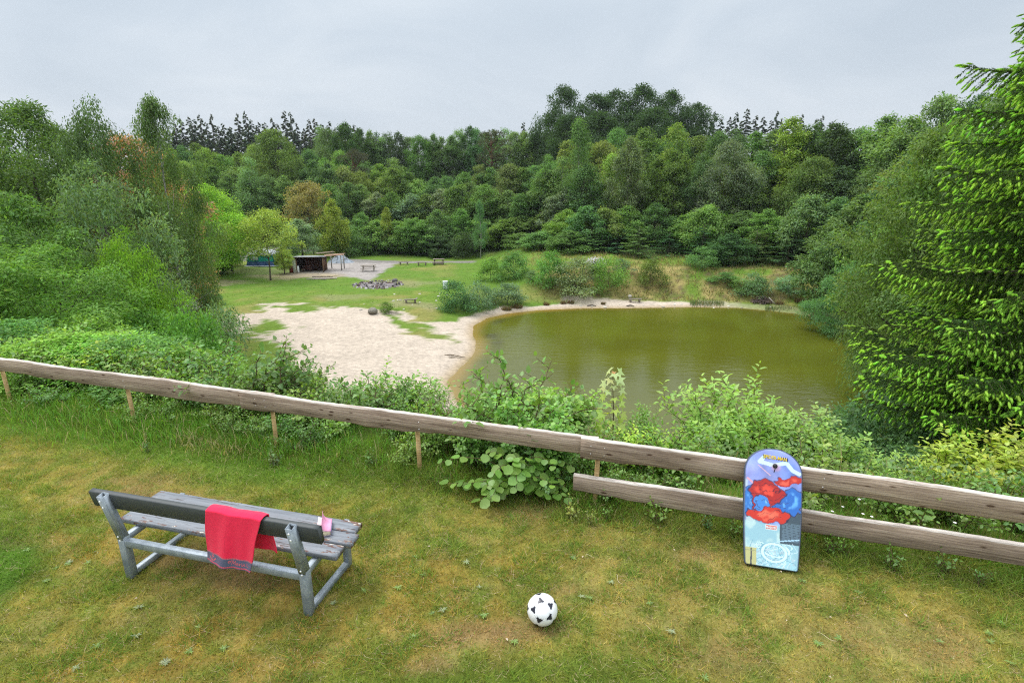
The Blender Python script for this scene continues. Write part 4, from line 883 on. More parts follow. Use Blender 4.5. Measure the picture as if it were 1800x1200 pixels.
hazel_front()
def maple_sapling():
    rng = np.random.default_rng(9); Pt = aty(1078, 658, 6.4); z0 = Hs(Pt[0], Pt[1]); h = Pt[2]-z0; m = MB(); u = np.linspace(0, 1, 10)
    C = np.stack([.03*np.sin(u*4)+.02*u, .02*u, u*h], 1); m.tube(C, np.linspace(.012, .004, 10), 5, cap=False); P = []; D = []; N = []; L = []; T = []
    for i, t in enumerate(np.linspace(h-1.05, h, 15)):
        for q in range(4 if t < h-.2 else 3):
            a = q*1.571+i*.8+rng.normal()*.25; r = .04+.10*min(1, (h-t)*1.5+.3); s = np.array((0, 0, t)); e = s+np.array((math.cos(a)*r, math.sin(a)*r, .03)); m.tube([s, e], [.002, .0015], 3, cap=False)
            P.append(e); D.append((math.cos(a), math.sin(a), -.55)); N.append((math.cos(a)*.3, math.sin(a)*.3-.9, .8)); L.append(rng.uniform(.09, .14)*(.75 if h-t < .5 and h-t > .15 else 1)); T.append((.36, .44, .17) if h-t < .25 else (.28, .40, .06))
    for i in range(3): P.append((0, 0, h+.01)); D.append((math.cos(i*2), math.sin(i*2), .8)); N.append((0, -.5, .5)); L.append(.05); T.append((.5, .33, .14))
    leafobj_shrub('maple_sapling', 'single upright maple sapling with pale lobed leaves against the water', 'sapling', (Pt[0], Pt[1], z0), np.array(P), np.array(D), np.array(N), np.array(L)*.95, np.array(L)*.95, LOBE, None, m.mesh('stem', STEM, True), .12, T)
maple_sapling()
def rail_twig():
    for d, n, lab, c in ((2.83, 9, 'twig with big shiny leaves reaching in front of the right rail', (.13, .25, .05)), (-.62, 7, 'hazel twig climbing over the middle rail', (.10, .22, .05))):
        rng = np.random.default_rng(int(abs(d)*10)); b = fpt(d, .12, ZP+.05); e = np.array((-.03, -.13, .62)); m = MB(); u = np.linspace(0, 1, 6)[:, None]; C = u*e+np.array((0, .12, .05))*u*(1-u)*2; m.tube(C, np.linspace(.005, .002, 6), 4, cap=False)
        q = np.linspace(.45, 1, n); P = np.stack([np.interp(q, u[:, 0], C[:, k]) for k in range(3)], 1); a = np.arange(n)*2.4; D = np.stack([np.cos(a), np.sin(a)*.7-.25, 0*a+.15], 1)
        leafobj_shrub('leafy_twig', lab, 'twig', b, P, D, np.tile((0, -.5, 1.), (n, 1))+rng.normal(size=(n, 3))*.2, np.full(n, .085), np.full(n, .06), L6, c, m.mesh('stem', STEM, True), .15)
rail_twig()

# ------------------------------------------------------------------ the near spruce on the right
def bough(seed, L):
    """(wood, old needles, new shoots) of one bough along +x"""
    rng = np.random.default_rng(seed); u = np.linspace(0, 1, 14); ax = np.stack([u*L, .05*L*np.sin(u*3+seed), -.24*L*u**1.2+.16*L*u**3], 1)
    m = MB(); m.tube(ax, np.linspace(.007*L+.004, .003, 14), 5, cap=False)
    segs = []; sh = []
    def seg(a, b, r=1.): segs.append((a, b, r))
    for i in range(13):
        for q in range(3 if u[i] > .15 else 0): seg(ax[i]+rng.normal(size=3)*.012, ax[i+1]+rng.normal(size=3)*.012)
    for i in range(int(L/.05)):
        q = rng.uniform(.15, 1); s = np.array([np.interp(q, u, ax[:, k]) for k in range(3)]); d2 = norm(np.array((1., rng.uniform(-1, 1), rng.uniform(.0, .5)))); e = s+d2*rng.uniform(.06, .14); seg(s, e); sh.append((e, norm(d2+np.array((0, 0, -.35))))) if rng.random() < .6 else None
    sp = .062; n = int(L/sp)
    for i in range(n):
        q = (i+.5)/n
        if q < .10: continue
        s = np.array([np.interp(q, u, ax[:, k]) for k in range(3)]); side = 1 if i % 2 else -1; ln = (.10+.50*L*.45*(1-q)**.75)*rng.uniform(.7, 1.15)*min(1, q*3.5); ln = max(ln, .08)
        dr = norm(np.array((.75, side*1.0, -.12+rng.normal()*.1))); e = s+dr*ln+np.array((0, 0, -.50*ln)); mid = s+dr*ln*.5+np.array((0, 0, -.12*ln)); m.tube([s, mid, e], [.004, .003, .002], 3, cap=False)
        seg(s, mid); seg(mid, e); k = max(1, int(ln/.065))
        for j in range(k):
            t = (j+.7)/k; p = s+(mid-s)*t*2 if t < .5 else mid+(e-mid)*(t-.5)*2; sd = 1 if j % 2 else -1; l2 = rng.uniform(.09, .24)*(1.25-t*.5); d2 = norm(np.array((.75, side*.35+sd*.6, -1.0+rng.normal()*.25))); p2 = p+d2*l2
            seg(p, p2, .9)
            if rng.random() < (.2+.45*t)*(.4+1.*q): sh.append((p2, norm(d2+np.array((.1, 0, -.45)))))
        sh.append((e, norm(dr+np.array((.1, 0, -.55)))))
    for k in range(3): sh.append((ax[-1], norm(np.array((1, (k-1)*.6, .12)))))
    A = np.array([a for a, b, r in segs]); B = np.array([b for a, b, r in segs]); ln = np.linalg.norm(B-A, axis=1); cnt = np.maximum((ln*210).astype(int), 2); k = np.repeat(np.arange(len(A)), cnt); n = len(k); t = rng.random((n, 1))
    T = norm(B-A)[k]; R = norm(np.cross(T, rdir(rng, n))); D = norm(R+T*.7); P = A[k]+(B-A)[k]*t
    w = .011; S = norm(np.cross(D, R+T*.01+rdir(rng, n)*.3)); V = np.stack([P-S*w/2, P+S*w/2, P+D*.030*rng.uniform(.8, 1.2, (n, 1))], 1).reshape(-1, 3)
    need = mesh('needles', V, np.arange(3*n).reshape(-1, 3), LEAF, ltint(rng, n, 3, None, .35))
    Vs = []; Fq = []; o = 0; Vn = []
    P = np.array([p for p, d in sh]); D = np.array([d for p, d in sh]); n = len(P); ll = rng.uniform(.055, .105, n); rr = rng.uniform(.016, .027, n)
    A = norm(np.cross(D, rdir(rng, n))); Bv = np.cross(D, A)
    rings = [(0.02, .45), (.35, 1.), (.72, .85), (1.0, .35)]; ns = 6
    V = np.stack([P+D*(ll*a)[:, None]+(A*math.cos(j*2*math.pi/ns)+Bv*math.sin(j*2*math.pi/ns))*(rr*.62*b*(1+.18*((j+i) % 2)))[:, None] for i, (a, b) in enumerate(rings) for j in range(ns)], 1)
    f = np.array([(i*ns+j, i*ns+(j+1) % ns, (i+1)*ns+(j+1) % ns, (i+1)*ns+j) for i in range(3) for j in range(ns)]); cap = np.array([[18, 19, 20, 21, 22, 23]]); oo = np.arange(n)[:, None, None]*24
    col = ltint(rng, n, 24, None, .22); col = col*np.tile(np.repeat([.75, .9, 1.05, 1.2], 6), n)[:, None]
    V = V.reshape(-1, 3); V2 = []; kk = 42; kidx = np.repeat(np.arange(n), kk); m2 = len(kidx); th = rng.random(m2)*6.28; tt = rng.random(m2)
    R2 = A[kidx]*np.cos(th)[:, None]+Bv[kidx]*np.sin(th)[:, None]; Pn = P[kidx]+D[kidx]*(ll[kidx]*tt)[:, None]+R2*(rr[kidx]*.45)[:, None]; Dn = norm(R2*.7+D[kidx]); Sn = norm(np.cross(Dn, R2+rdir(rng, m2)*.2))
    VN = np.stack([Pn-Sn*.003, Pn+Sn*.003, Pn+Dn*.019], 1).reshape(-1, 3)
    shoots = mesh('new_shoots', np.concatenate([V, VN]), [(f[None]+oo).reshape(-1, 4), (cap[None]+oo).reshape(-1, 6), np.arange(3*m2).reshape(-1, 3)+len(V)], LEAF, np.concatenate([col, ltint(rng, m2, 3, None, .25)]))
    return m.mesh('branch', BARK, True), need, shoots
def near_spruce():
    X0, Y0 = 9.85, 8.6; z0 = Hs(X0, Y0); o = thing('spruce_tree', 'big spruce with drooping boughs and bright yellow green new shoots at the right edge', 'tree', (X0, Y0, z0))
    apex = 10.4; m = MB(); m.tube([(0, 0, -.3), (0, 0, 3), (.03, 0, 7), (0, 0, apex-z0)], [.24, .2, .12, .02], 9); m.build('trunk', BARK, o, True)
    V = {L: [bough(300+int(L*10)+i, L) for i in range(2)] for L in (3.3, 2.3, 1.3)}; rng = random.Random(2); k = 0
    z = -4.5
    while z < apex-.25:
        R = min(.15+(apex-z)*.275, 3.55)-1.4*float(sstep(-z, 2.9, 4.5))
        nb = 8 if R > 1.2 else 5
        for i in range(nb):
            a = k*2.399+rng.uniform(-.3, .3); L = R*rng.uniform(.66, 1.08); base = min(V, key=lambda q: abs(q-L*1.0)); br, ne, sh = V[base][k % 2]; sc = L/base
            # boughs on the far side of the trunk stay out of the picture
            pb = obj('bough', br, o, (0, 0, z-z0+rng.uniform(-.2, .2)), (rng.uniform(-.15, .15), rng.uniform(-.12, .16)-(.2 if z > 6 else 0), a), (sc, sc, sc))
            obj('needles', ne, pb, color=hsv((.046, .088, .021), .25, rng)); obj('new_shoots', sh, pb, color=hsv((.21, .37, .042), .25, rng)); k += 1
        z += .15 if z < -.8 else .19
near_spruce()

# ------------------------------------------------------------------ weathered timber
def timber(name, c1, c2, c3, along=.8, across=34, knots=True, rough=.85):
    m, t, out = mat(name); tcn = nd(t, 'ShaderNodeTexCoord'); oi = nd(t, 'ShaderNodeObjectInfo')
    ad = nd(t, 'ShaderNodeVectorMath', operation='ADD'); t.links.new(tcn.outputs['Object'], ad.inputs[0])
    cb = nd(t, 'ShaderNodeCombineXYZ'); mu = nd(t, 'ShaderNodeMath', operation='MULTIPLY', inp={1: 37.}); t.links.new(oi.outputs['Random'], mu.inputs[0]); t.links.new(mu.outputs[0], cb.inputs[0]); t.links.new(mu.outputs[0], cb.inputs[1]); t.links.new(cb.outputs[0], ad.inputs[1])
    v = ad.outputs[0]
    wv = nd(t, 'ShaderNodeTexWave', wave_type='BANDS', bands_direction='Z', inp={'Scale': 9., 'Distortion': 7., 'Detail': 3., 'Detail Scale': 1.2, 'Detail Roughness': .6})
    mp = nd(t, 'ShaderNodeMapping'); mp.inputs['Scale'].default_value = (along*.5, 1.5, 1.5); t.links.new(v, mp.inputs[0]); t.links.new(mp.outputs[0], wv.inputs[0])
    g = noise(t, 1, 7, .65, v, (along*2, across, across)); big = noise(t, 1.6, 3, .6, v, (.8, 1, 3))
    c = ramp(t, g, [(.3, c1), (.5, c2), (.72, c3)]).outputs[0]
    c = mixc(t, c, ramp(t, wv.outputs[0], [(.0, (.62, .58, .55)), (.35, (1, 1, 1)), (1, (1.06, 1.05, 1.03))]).outputs[0], .75, 'MULTIPLY')
    c = mixc(t, c, ramp(t, big, [(.3, (.72, .70, .68)), (.5, (1, .99, .97)), (.7, (1.2, 1.2, 1.18))]).outputs[0], 1., 'MULTIPLY')
    crk = ramp(t, noise(t, 1, 4, .7, v, (1.2, 60, 60)), [(.30, (.25, .22, .2)), (.37, (1, 1, 1))]).outputs[0]; c = mixc(t, c, crk, .9, 'MULTIPLY')
    if knots:
        vo = nd(t, 'ShaderNodeTexVoronoi', inp={'Scale': 1.}); m2 = nd(t, 'ShaderNodeMapping'); m2.inputs['Scale'].default_value = (4.2, 13, 13); t.links.new(v, m2.inputs[0]); t.links.new(m2.outputs[0], vo.inputs[0])
        k = ramp(t, vo.outputs['Distance'], [(.10, (.22, .15, .11)), (.17, (1, 1, 1))]).outputs[0]; c = mixc(t, c, k, .9, 'MULTIPLY')
    at = nd(t, 'ShaderNodeAttribute', attribute_name='tint').outputs[0]; c = mixc(t, c, at, 1., 'MULTIPLY')
    princ(t, out, c, rough, .2, nrm=bump(t, g, .6, .008)); return m
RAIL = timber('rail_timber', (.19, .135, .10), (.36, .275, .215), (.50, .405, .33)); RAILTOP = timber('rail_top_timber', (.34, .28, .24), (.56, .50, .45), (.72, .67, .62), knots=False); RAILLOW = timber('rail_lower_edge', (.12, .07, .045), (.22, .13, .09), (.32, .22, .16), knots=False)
POSTW = timber('post_timber', (.40, .26, .11), (.52, .36, .17), (.62, .46, .25), knots=False)
GREYW = timber('grey_timber', (.10, .085, .07), (.19, .165, .14), (.30, .27, .235), knots=False)
def fence():
    o = thing('wooden_fence', 'low rustic fence of weathered live edged boards on thin posts', 'fence', (P0[0], P0[1], ZP), math.atan2(DV[1], DV[0]))
    def rail(x0, x1, z0, z1, y0, y1, hgt, seed, lab=None):
        # cross section in y,z ; wavy lower edge as sawn from the log
        n = int((x1-x0)/.05); x = np.linspace(0, x1-x0, n); th = .045
        lo = (fbm(x*1.1+seed*7, x*0+seed, 4)-.5)*.075+(fbm(x*7+seed*3, x*0, 3)-.5)*.018; hi = (fbm(x*.8+seed*5, x*0+9, 4)-.5)*.035+(fbm(x*9, x*0+seed, 3)-.5)*.010
        V = []
        for k in range(n):
            zb = -hgt/2+lo[k]; zt = hgt/2+hi[k]; j = (vn(x[k]*14, seed)-.5)*.006
            V += [(x[k], -th/2, zb+.008), (x[k], -th/2+.008, zb), (x[k], th/2, zb), (x[k], th/2, zt-.004), (x[k], th/2-.006+j, zt+.003), (x[k], -th/2+.010+j, zt+.002), (x[k], -th/2, zt-.012+j), (x[k], -th/2, (zb+zt)/2)]
        i = np.arange(n-1)[:, None]*8; j = np.arange(8)[None]; kq = (j+1) % 8
        Fq = np.stack([i+j, i+kq, i+8+kq, i+8+j], -1).reshape(-1, 4)[:, ::-1]; cap = np.array([list(range(8)), [(n-1)*8+q for q in range(8)][::-1]])
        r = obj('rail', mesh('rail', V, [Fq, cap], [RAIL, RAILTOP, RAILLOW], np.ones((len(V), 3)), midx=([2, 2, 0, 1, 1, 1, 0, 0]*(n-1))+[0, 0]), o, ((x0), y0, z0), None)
        r.rotation_euler = (0, -math.atan2(z1-z0, x1-x0), math.atan2(y1-y0, x1-x0)); return r
    rail(-10.6, -3.72, .625, .63, -.024, .024, .205, 3); rail(-4.16, .06, .63, .635, -.026, .024, .205, 5); rail(-.10, 5.6, .635, .625, -.028, -.02, .205, 8)
    rail(-.16, 5.6, .245, .23, -.03, -.03, .20, 12)
    for i, x in enumerate((-10.4, -8.48, -6.08, -3.80, -1.89, .05, 1.78, 4.15)):
        p = MB(); p.tube([(0, 0, -.25), (0, 0, .2), (.0, 0, .64)], [.024, .025, .0235], 10)
        obj('post', p.mesh('post', POSTW, True), o, (x, .051, 0), (0, .02*math.sin(i*3), 0))
    nb = MB()
    for x in (-6, -3.95, -3.8, -1.83, .0, .12, 2.0, 4.15):
        for z in (.59, .67): nb.tube([(x+.01*math.sin(x*9), -.051, z), (x+.01*math.sin(x*9), -.046, z)], [.004, .004], 8)
    nb.build('nail', tintmat('nail_metal', .6, .5), o)
fence()

# ------------------------------------------------------------------ bench with towel and book
def steel():
    m, t, out = mat('galvanised_steel'); n = noise(t, 9, 5, .6); n2 = noise(t, 70, 3, .6)
    c = ramp(t, n, [(.3, (.20, .235, .265)), (.55, (.32, .365, .40)), (.75, (.43, .47, .50))]).outputs[0]
    c = mixc(t, c, ramp(t, n2, [(.35, (.85, .85, .85)), (.65, (1.1, 1.1, 1.1))]).outputs[0], 1., 'MULTIPLY')
    ru = ramp(t, noise(t, 3.5, 5, .75), [(.66, (0, 0, 0)), (.74, (1, 1, 1))]).outputs[0]; c = mixc(t, c, (.16, .09, .055), ru)
    p = princ(t, out, c, .5, .5, .35, bump(t, n2, .15, .002)); return m
def bench_paint():
    m, t, out = mat('worn_grey_paint'); tcn = nd(t, 'ShaderNodeTexCoord'); v = tcn.outputs['Object']; oi = nd(t, 'ShaderNodeObjectInfo')
    ad = nd(t, 'ShaderNodeVectorMath', operation='ADD'); t.links.new(v, ad.inputs[0]); mu = nd(t, 'ShaderNodeMath', operation='MULTIPLY', inp={1: 19.}); t.links.new(oi.outputs['Random'], mu.inputs[0]); t.links.new(mu.outputs[0], ad.inputs[1]); v = ad.outputs[0]
    g = noise(t, 1, 6, .6, v, (2, 40, 40)); c = ramp(t, g, [(.3, (.12, .132, .148)), (.6, (.20, .217, .238)), (.8, (.29, .31, .335))]).outputs[0]
    # cracks along the grain, and flakes down to wood and undercoat at the ends
    ck = ramp(t, noise(t, 1, 5, .7, v, (3.2, 70, 70)), [(.37, (1, 1, 1)), (.42, (0, 0, 0))]).outputs[0]; c = mixc(t, c, (.035, .022, .02), ck)
    at = nd(t, 'ShaderNodeAttribute', attribute_name='tint').outputs[0]
    f = noise(t, 1, 6, .7, v, (9, 26, 26)); sp = nd(t, 'ShaderNodeSeparateColor'); t.links.new(at, sp.inputs[0]); s2 = nd(t, 'ShaderNodeMath', operation='ADD'); t.links.new(f, s2.inputs[0]); t.links.new(sp.outputs[0], s2.inputs[1])
    k = ramp(t, s2.outputs[0], [(.68, (0, 0, 0)), (.70, (1, 1, 1))]).outputs[0]; wood = ramp(t, noise(t, 1, 3, .5, v, (20, 60, 60)), [(.4, (.10, .045, .035)), (.56, (.17, .10, .07)), (.64, (.62, .58, .5))]).outputs[0]
    c = mixc(t, c, wood, k); princ(t, out, c, .55, .35, nrm=bump(t, g, .5, .004)); return m
STEEL = steel(); BPAINT = bench_paint()
def plain(name, c, rough=.6, spec=.3, metal=0.):
    m, t, out = mat(name); n = noise(t, 30, 4, .6); cc = mixc(t, c, ramp(t, n, [(.3, (.88, .88, .88)), (.7, (1.1, 1.1, 1.1))]).outputs[0], 1., 'MULTIPLY'); princ(t, out, cc, rough, spec, metal, bump(t, n, .1, .001)); return m
BACKP = plain('dark_grey_paint', (.055, .062, .062), .5)
BENCH_L = (-3.10, 3.76, ZP); BENCH_A = -math.atan2(.244, .970)
def plank(L, w, h, flake=(.0, .12), seed=1):
    """board along x from 0, rounded arrises, slightly uneven; tint.r drives the flaking"""
    n = 40; x = np.linspace(0, L, n); sec = [(-w/2, -h/2+.004), (-w/2+.004, -h/2), (w/2-.004, -h/2), (w/2, -h/2+.004), (w/2, h/2-.005), (w/2-.006, h/2), (0, h/2), (-w/2+.006, h/2), (-w/2, h/2-.005)]
    k = len(sec); V = []; T = []
    for i in range(n):
        j = (fbm(x[i]*6+seed, seed*1.3, 3)-.5)*.004; e = min(x[i], L-x[i]); fl = flake[1]*math.exp(-e*9)+flake[0]
        for (a, b) in sec:
            V.append((x[i]+(fbm(b*60+a*30, seed*3.+i//39, 2)-.5)*.012*(i in (0, n-1)), a+j, b+j*.5)); q = fl+(.05 if abs(a) > w/2-.01 else 0)+(.05 if b > h/2-.002 and abs(a) > w/2-.01 else 0); T.append((q, q, q))
    i = np.arange(n-1)[:, None]*k; j = np.arange(k)[None]; kq = (j+1) % k; Fq = np.stack([i+j, i+kq, i+k+kq, i+k+j], -1).reshape(-1, 4)[:, ::-1]
    return V, [Fq, np.array([list(range(k)), [(n-1)*k+q for q in range(k)][::-1]])], T
def sqtube(P0_, P1_, w, h, open_top=False):
    m = MB(); m.bar(P0_, P1_, w, h, bev=.004); return m
def bench():
    o = thing('park_bench', 'grey bench of galvanised steel tube with three worn planks, seen from behind', 'bench', BENCH_L, BENCH_A)
    for i, u in enumerate((0, 1.64)):
        m = MB(); R0 = np.eye(3)
        # rear leg: upright to the rail, then leaning back; open at the top
        m.box((u, 0, .19), (.06, .06, .38), bev=.0015)
        a = np.array((u, 0, .36)); b = np.array((u, -.085, .80)); x = (b-a)/np.linalg.norm(b-a); y = np.array((1., 0, 0)); z = np.cross(x, y); L = np.linalg.norm(b-a); w = .058; tk = .006
        for sx, sz, wx, wz in ((0, w/2-tk/2, w, tk), (0, -w/2+tk/2, w, tk), (w/2-tk/2, 0, tk, w-2*tk), (-w/2+tk/2, 0, tk, w-2*tk)):
            m.box(a+x*L/2+y*sx+z*sz, (L, wx, wz), np.stack([x, y, z], 1))
        m.build('rear_leg', STEEL, o)
        m = MB(); m.bar((u, .55, .0), (u, .55, .40), .05, .05, bev=.0015); m.build('front_leg', STEEL, o)
        m = MB(); m.bar((u, .031, .03), (u, .524, .03), .045, .045, bev=.0015); m.build('ground_bar', STEEL, o)
        m = MB(); m.bar((u, .031, .355), (u, .60, .388), .045, .05, bev=.0015); m.build('seat_bearer', STEEL, o)
        m = MB()
        for z in (.40, .36, .70, .76): m.tube([(u-.0, -.031-.09*max(0, (z-.36)/.44), z), (u, -.037-.09*max(0, (z-.36)/.44), z)], [.007, .007], 8)
        m.build('bolt', tintmat('bolt_metal', .5, .5), o)
    m = MB(); m.bar((.031, -.0, .33), (1.609, -.0, .33), .05, .055, bev=.0015); m.build('rear_rail', STEEL, o)
    for k, (v, z, fl, x0) in enumerate(((.185, .418, (.03, .06), -.16), (.335, .423, (.0, .12), -.12), (.475, .427, (.0, .14), -.17))):
        V, Fq, T = plank(1.98, .128, .042, fl, k+1); obj('seat_plank', mesh('seat_plank', V, Fq, BPAINT, T), o, (x0, v, z), (.05, 0, 0))
    V, Fq, T = plank(2.0, .045, .145, (-1, 0), 7); obj('back_plank', mesh('back_plank', V, Fq, BACKP, T), o, (-.17, -.025, .725), (.19, 0, 0))
bench()
def seg_d(U, Vv, pts):
    d = np.full(U.shape, 9.)
    for (a, b), (c, e) in zip(pts[:-1], pts[1:]):
        dx, dy = c-a, e-b; t = np.clip(((U-a)*dx+(Vv-b)*dy)/(dx*dx+dy*dy+1e-9), 0, 1); d = np.minimum(d, np.hypot(U-a-t*dx, Vv-b-t*dy))
    return d
def towel():
    nu, nv = 150, 260; Wd = .465; front = .43; back = .33; top = .06
    Lt = front+top+back; l = np.linspace(0, Lt, nv); u = np.linspace(0, 1, nu); U, Lg = np.meshgrid(u, l, indexing='ij')
    # path over the back plank: front (viewer side, y<0) up, over, and down behind
    y = np.where(Lg < front, -.078-.012*np.sin((front-Lg)*3), np.where(Lg < front+top, -.078+(Lg-front)/top*.085, .012+.02*np.sin((Lg-front-top)*4)))
    z = np.where(Lg < front, .375+Lg*.99, np.where(Lg < front+top, .803+.010*np.sin((Lg-front)/top*np.pi), .800-(Lg-front-top)))
    # the backrest leans: lower parts of the front hang straight
    hang = np.clip((front-Lg)/front, 0, 1)*(Lg < front); hb = np.clip((Lg-front-top)/back, 0, 1)
    fold = np.sin(U*9+.6+hang)*.8+np.sin(U*21+2)*.22+np.sin(U*5.2+hang*1.5)*.5
    y = y+fold*(.004+.016*hang+.014*hb)-.015*hang
    x = U*Wd*(1-.13*hang-.06*hb)-hang*.055+hb*.045*(1-0)+.004*np.sin(Lg*18)
    z = z+.006*np.sin(U*7)*hang+.004*fold-(U-.5)*.0
    V = np.stack([x, y, z], -1).reshape(-1, 3)
    red = np.array((.86, .022, .075)); C = np.tile(red, (nu, nv, 1)); X = U*Wd; Z = Lg
    C *= (1-.10*(np.minimum.reduce([seg_d(X, Z, [(.20, .15), (.20, .33)]), seg_d(X, Z, [(.13, .20), (.16, .16), (.20, .15), (.25, .17), (.28, .22)]), np.abs(np.hypot(X-.20, Z-.37)-.022)]) < .004))[..., None]
    bl = np.array((.085, .115, .19)); pk = np.array((.80, .13, .15)); band = (Z > .012) & (Z < .088); C[band] = bl
    for z0 in (.014, .086): # rope borders
        rp = (np.abs(Z-z0) < .0045); tw = ((X*70+Z*60) % 1) < .62; C[rp & tw] = pk; C[rp & ~tw] = bl
    C[Z < .008] = bl
    def stroke(p, w): C[(seg_d(X, Z, p) < w) & band] = pk
    cx = .075
    stroke([(cx, .03), (cx, .07)], .0028); stroke([(cx-.012, .062), (cx+.012, .062)], .002); stroke([(cx-.03, .048), (cx-.022, .034), (cx, .028), (cx+.022, .034), (cx+.03, .048)], .0036); stroke([(cx-.036, .044), (cx-.028, .05), (cx-.022, .042)], .002); stroke([(cx+.036, .044), (cx+.028, .05), (cx+.022, .042)], .002)
    stroke([(cx-.005, .076), (cx, .08), (cx+.005, .076), (cx, .071), (cx-.005, .076)], .0018)
    s = .30; a = lambda pts: [(.235+p*.042, .034+q*.042) for p, q in pts]
    W1 = .0019
    for p in ([(.0, .62), (.12, .75), (.45, .7), (.42, .45), (.15, .4), (.05, .55), (.3, .78), (.9, .85)], [(.9, .85), (.62, 0)], [(.9, .85), (1.02, .15)], [(1.02, .15), (1.48, .85)], [(1.48, .85), (1.42, .1), (1.6, .05)],
              [(2.1, .42), (1.85, .45), (1.7, .2), (1.85, .0), (2.1, .35), (2.12, .05), (2.3, .1)], [(2.4, .4), (2.45, .0), (2.5, .3), (2.75, .42)], [(2.95, .42), (2.92, .08), (3.1, .05)], [(2.97, .62), (2.98, .68)], [(3.25, .42), (3.28, .02), (3.4, .35), (3.6, .4), (3.62, .05), (3.8, .1)],
              [(4.1, .42), (4.15, .6)], [(4.2, .3), (4.3, .1), (4.5, .05)]): stroke(a(p), W1)
    C *= (.9+.2*fbm(X*90, Z*90, 2))[..., None]
    i = np.arange(nu-1)[:, None]*nv; j = np.arange(nv-1)[None]; Fq = np.stack([i+j, i+nv+j, i+nv+j+1, i+j+1], -1).reshape(-1, 4)
    m, t, out = mat('terry_cloth'); at = nd(t, 'ShaderNodeAttribute', attribute_name='tint').outputs[0]; n = noise(t, 260, 2, .6); p = princ(t, out, at, .95, .1, nrm=bump(t, n, .7, .003)); p.inputs['Sheen Weight'].default_value = .35; p.inputs['Sheen Roughness'].default_value = .5; p.inputs['Sheen Tint'].default_value = (1, .5, .5, 1)
    ca, sa = math.cos(BENCH_A), math.sin(BENCH_A); u0 = .925
    o = thing('beach_towel', 'red terry towel with a blue woven border hanging over the back of the bench', 'towel', (BENCH_L[0]+u0*ca, BENCH_L[1]+u0*sa, ZP), BENCH_A, me=mesh('beach_towel', V, Fq, m, C.reshape(-1, 3), True))
    md = o.modifiers.new('thick', 'SOLIDIFY'); md.thickness = .006; md.offset = 0
towel()
def book():
    ca, sa = math.cos(BENCH_A), math.sin(BENCH_A); u, v = 1.575, .375; a = BENCH_A+math.radians(118)
    o = thing('paperback_book', 'thick paperback with a pink cover lying opened upward on the seat of the bench', 'book', (BENCH_L[0]+u*ca-v*sa, BENCH_L[1]+u*sa+v*ca, ZP+.4495), a, rot=(0, .0, a))
    m = MB(); m.box((0, 0, .019), (.165, .105, .034), bev=.002); m.build('page_block', plain('page_edges', (.66, .58, .40), .9), o)
    m = MB(); m.box((0, 0, .001), (.17, .108, .0015)); m.build('back_cover', plain('cover_back', (.35, .3, .4), .5), o)
    # top cover curling up from the spine
    def sheet(nm, c, lift, z0, rough=.4):
        n = 10; q = np.linspace(0, 1, n); V = []
        for yy in (-.054, .054):
            for k in q: an = lift*k; V.append((-.0+(yy*1.57), -.054+.108*k*math.cos(an*.8), z0+.108*k*math.sin(an*.75)*(1.0 if yy > 0 else .55)+.0006))
        Fq = np.array([(k, k+1, n+k+1, n+k) for k in range(n-1)]); s_ = obj(nm, mesh(nm, V, Fq, plain(nm+'_print', c, rough), None, True), o); md = s_.modifiers.new('t', 'SOLIDIFY'); md.thickness = .0012
    sheet('front_cover', (.78, .33, .50), 1.15, .038); sheet('page', (.80, .62, .62), .45, .0368, .9)
    m = MB(); m.box((0, -.0545, .019), (.168, .002, .037)); m.build('spine', plain('spine_print', (.32, .27, .42), .4), o)
book()

# ------------------------------------------------------------------ football
def football():
    import bmesh
    bm = bmesh.new(); bmesh.ops.create_icosphere(bm, subdivisions=6, radius=.11); V = np.array([v.co[:] for v in bm.verts]); Fq = np.array([[v.index for v in f.verts] for f in bm.faces]); bm.free()
    g = (1+5**.5)/2; C = norm(np.array([(0, s1, s2*g) for s1 in (-1, 1) for s2 in (-1, 1)]+[(s1, s2*g, 0) for s1 in (-1, 1) for s2 in (-1, 1)]+[(s2*g, 0, s1) for s1 in (-1, 1) for s2 in (-1, 1)], float))
    d = np.array((-.02, -.80, .60)); d /= np.linalg.norm(d); R = np.array(Vector(C[0]).rotation_difference(Vector(d)).to_matrix()); C = C@R.T
    k = math.radians(14); ax = Vector(d); R2 = np.array(Matrix.Rotation(k, 3, ax)); C = C@R2.T
    n = norm(V); an = np.degrees(np.arccos(np.clip((n@C.T), -1, 1))); s = np.sort(an, 1); a = s[:, 0]
    col = np.tile((.86, .87, .88), (len(V), 1)).astype(float)
    t3 = s[:, 2] < 46; col[(a > 27.2) & (s[:, 2] < 56)] = (.35, .36, .42); col[(a > 28.1)] = (.86, .87, .88); col[(a > 29.3) & (s[:, 2] < 51)] = (.022, .022, .035)
    i0 = np.argmin(an, 1) == 0; q = (an[:, 0] < 3.2) & (np.abs((n@np.array((1, 0, 0.)))) < .02); col[q] = (.6, .62, .68)
    sh = 1-.012*np.exp(-((a-31.2)/.5)**2); V = V*sh[:, None]
    P = atz(953, 1095, ZP); m, t, out = mat('ball_skin'); at = nd(t, 'ShaderNodeAttribute', attribute_name='tint').outputs[0]; nn = noise(t, 25, 4, .6); cc = mixc(t, at, ramp(t, nn, [(.25, (.86, .85, .82)), (.6, (1, 1, 1))]).outputs[0], 1., 'MULTIPLY')
    princ(t, out, cc, .32, .5)
    thing('football', 'white football with black curved triangles lying on the lawn', 'ball', (P[0]+.0, P[1]+.012, ZP+.112), me=mesh('football', V, Fq, m, col, True))
football()

